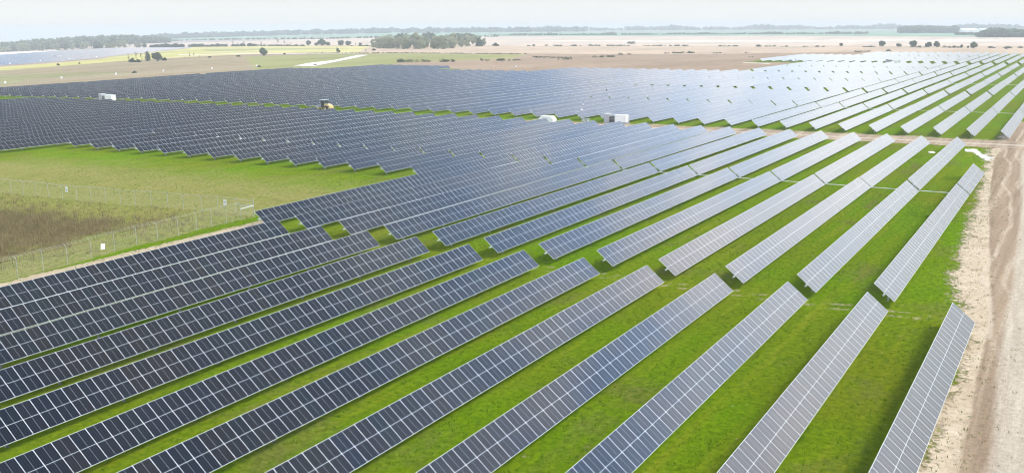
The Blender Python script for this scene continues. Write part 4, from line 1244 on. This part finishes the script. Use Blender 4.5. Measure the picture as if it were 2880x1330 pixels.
tufts('grass_tufts', 'short green grass tufts growing between the solar rows', np.concatenate([xy[keep], np.zeros((keep.sum(), 1))], 1), .06, .17, 5, M_BLADE, .022, .12)
# weedy verge of the dirt road, and loose stones on it
n = 800
vx = rng.uniform(30, 200, n)
vy = interp(EDGE, vx) + rng.normal(-.6, 1.1, n)
tufts('verge_weeds', 'ragged weeds along the verge of the dirt road', np.stack([vx, vy, np.zeros(n)], -1), .05, .15, 6, M_BLADE, .025, .18)
n = 450
vx = rng.uniform(30, 200, n)
vy = interp(EDGE, vx) + rng.normal(-1.2, 1.6, n)
tufts('straw_weeds', 'dry straw weeds on the sandy verge of the dirt road', np.stack([vx, vy, np.zeros(n)], -1), .08, .22, 6, M_STRAW, .025, .18)
n = 3000
vx = rng.uniform(40, 160, n); vy = interp(EDGE, vx) - 1 - rng.random(n) ** 1.3 * 14
sz = .015 + .07 * rng.random(n) ** 4
oct_ = np.array([(1, 0, 0), (0, 1, 0), (-1, 0, 0), (0, -1, 0), (0, 0, .8), (0, 0, -.4)])
of_ = np.array([(0, 1, 4), (1, 2, 4), (2, 3, 4), (3, 0, 4)])
jit = rng.uniform(.6, 1.4, (n, 6, 1))
V = (oct_[None] * jit) * sz[:, None, None] + np.stack([vx, vy, np.full(n, .03)], -1)[:, None]
Fc = of_[None] + (np.arange(n) * 6)[:, None, None]
tag(link('road_stones', np_mesh('road_stones', V.reshape(-1, 3), Fc.reshape(-1, 3), simple('road_stone', (.42, .35, .27), .9, 0, .4, .8))), 'loose stones scattered over the dirt road', 'stones', kind='stuff')
# dry brush inside the fenced parcel
n = 30000
xy = np.stack([rng.uniform(50, 120, n), rng.uniform(6, 110, n)], -1)
pl = [Vector((20, nf[0].y, 0))] + nf[3:] + ff + [Vector((40, ff[-1].y + 40, 0)), Vector((20, ff[-1].y + 40, 0))]
inn = inside(xy[:, 0], xy[:, 1], [(q.x, q.y) for q in pl])
dd = np.full(n, 99.0)
for a, b in zip((nf[3:] + ff)[:-1], (nf[3:] + ff)[1:]): dd = np.minimum(dd, seg_dist(xy[:, 0], xy[:, 1], a, b))
patch = np.sin(xy[:, 0] * .19 + 1) * np.sin(xy[:, 1] * .15 + xy[:, 0] * .05) * .5 + .5
k1 = inn & (dd > 3) & (rng.random(n) < np.clip((dd - 3) / 9, 0, 1) * (.10 + .70 * patch))
tufts('dry_brush', 'tall brown dry brush filling the fenced parcel', np.concatenate([xy[k1], np.zeros((k1.sum(), 1))], 1), .35, .95, 7, M_DRYB, .03, .35)
k2 = inn & ~k1 & (rng.random(n) < .5)
tufts('straw_grass', 'pale straw grass around the brown brush', np.concatenate([xy[k2], np.zeros((k2.sum(), 1))], 1), .15, .4, 6, M_STRAW, .025, .25)

# ------------------------------------------------------------------ haze
g_ = bpy.data.materials.new('haze'); g_.use_nodes = True
nt = g_.node_tree; nt.nodes.clear()
o_ = nt.nodes.new('ShaderNodeOutputMaterial'); v_ = nt.nodes.new('ShaderNodeVolumePrincipled')
v_.inputs['Color'].default_value = (.88, .94, .965, 1)
v_.inputs['Density'].default_value = HAZE_DENSITY
v_.inputs['Density Attribute'].default_value = ''
v_.inputs['Anisotropy'].default_value = 0.0
nt.links.new(v_.outputs[0], o_.inputs['Volume'])
hz = MB().box(-6600, 6600, -6700, 6600, -90, 31).build('haze', g_)
tag(hz, 'pale air haze over the whole plain', 'haze', kind='stuff')
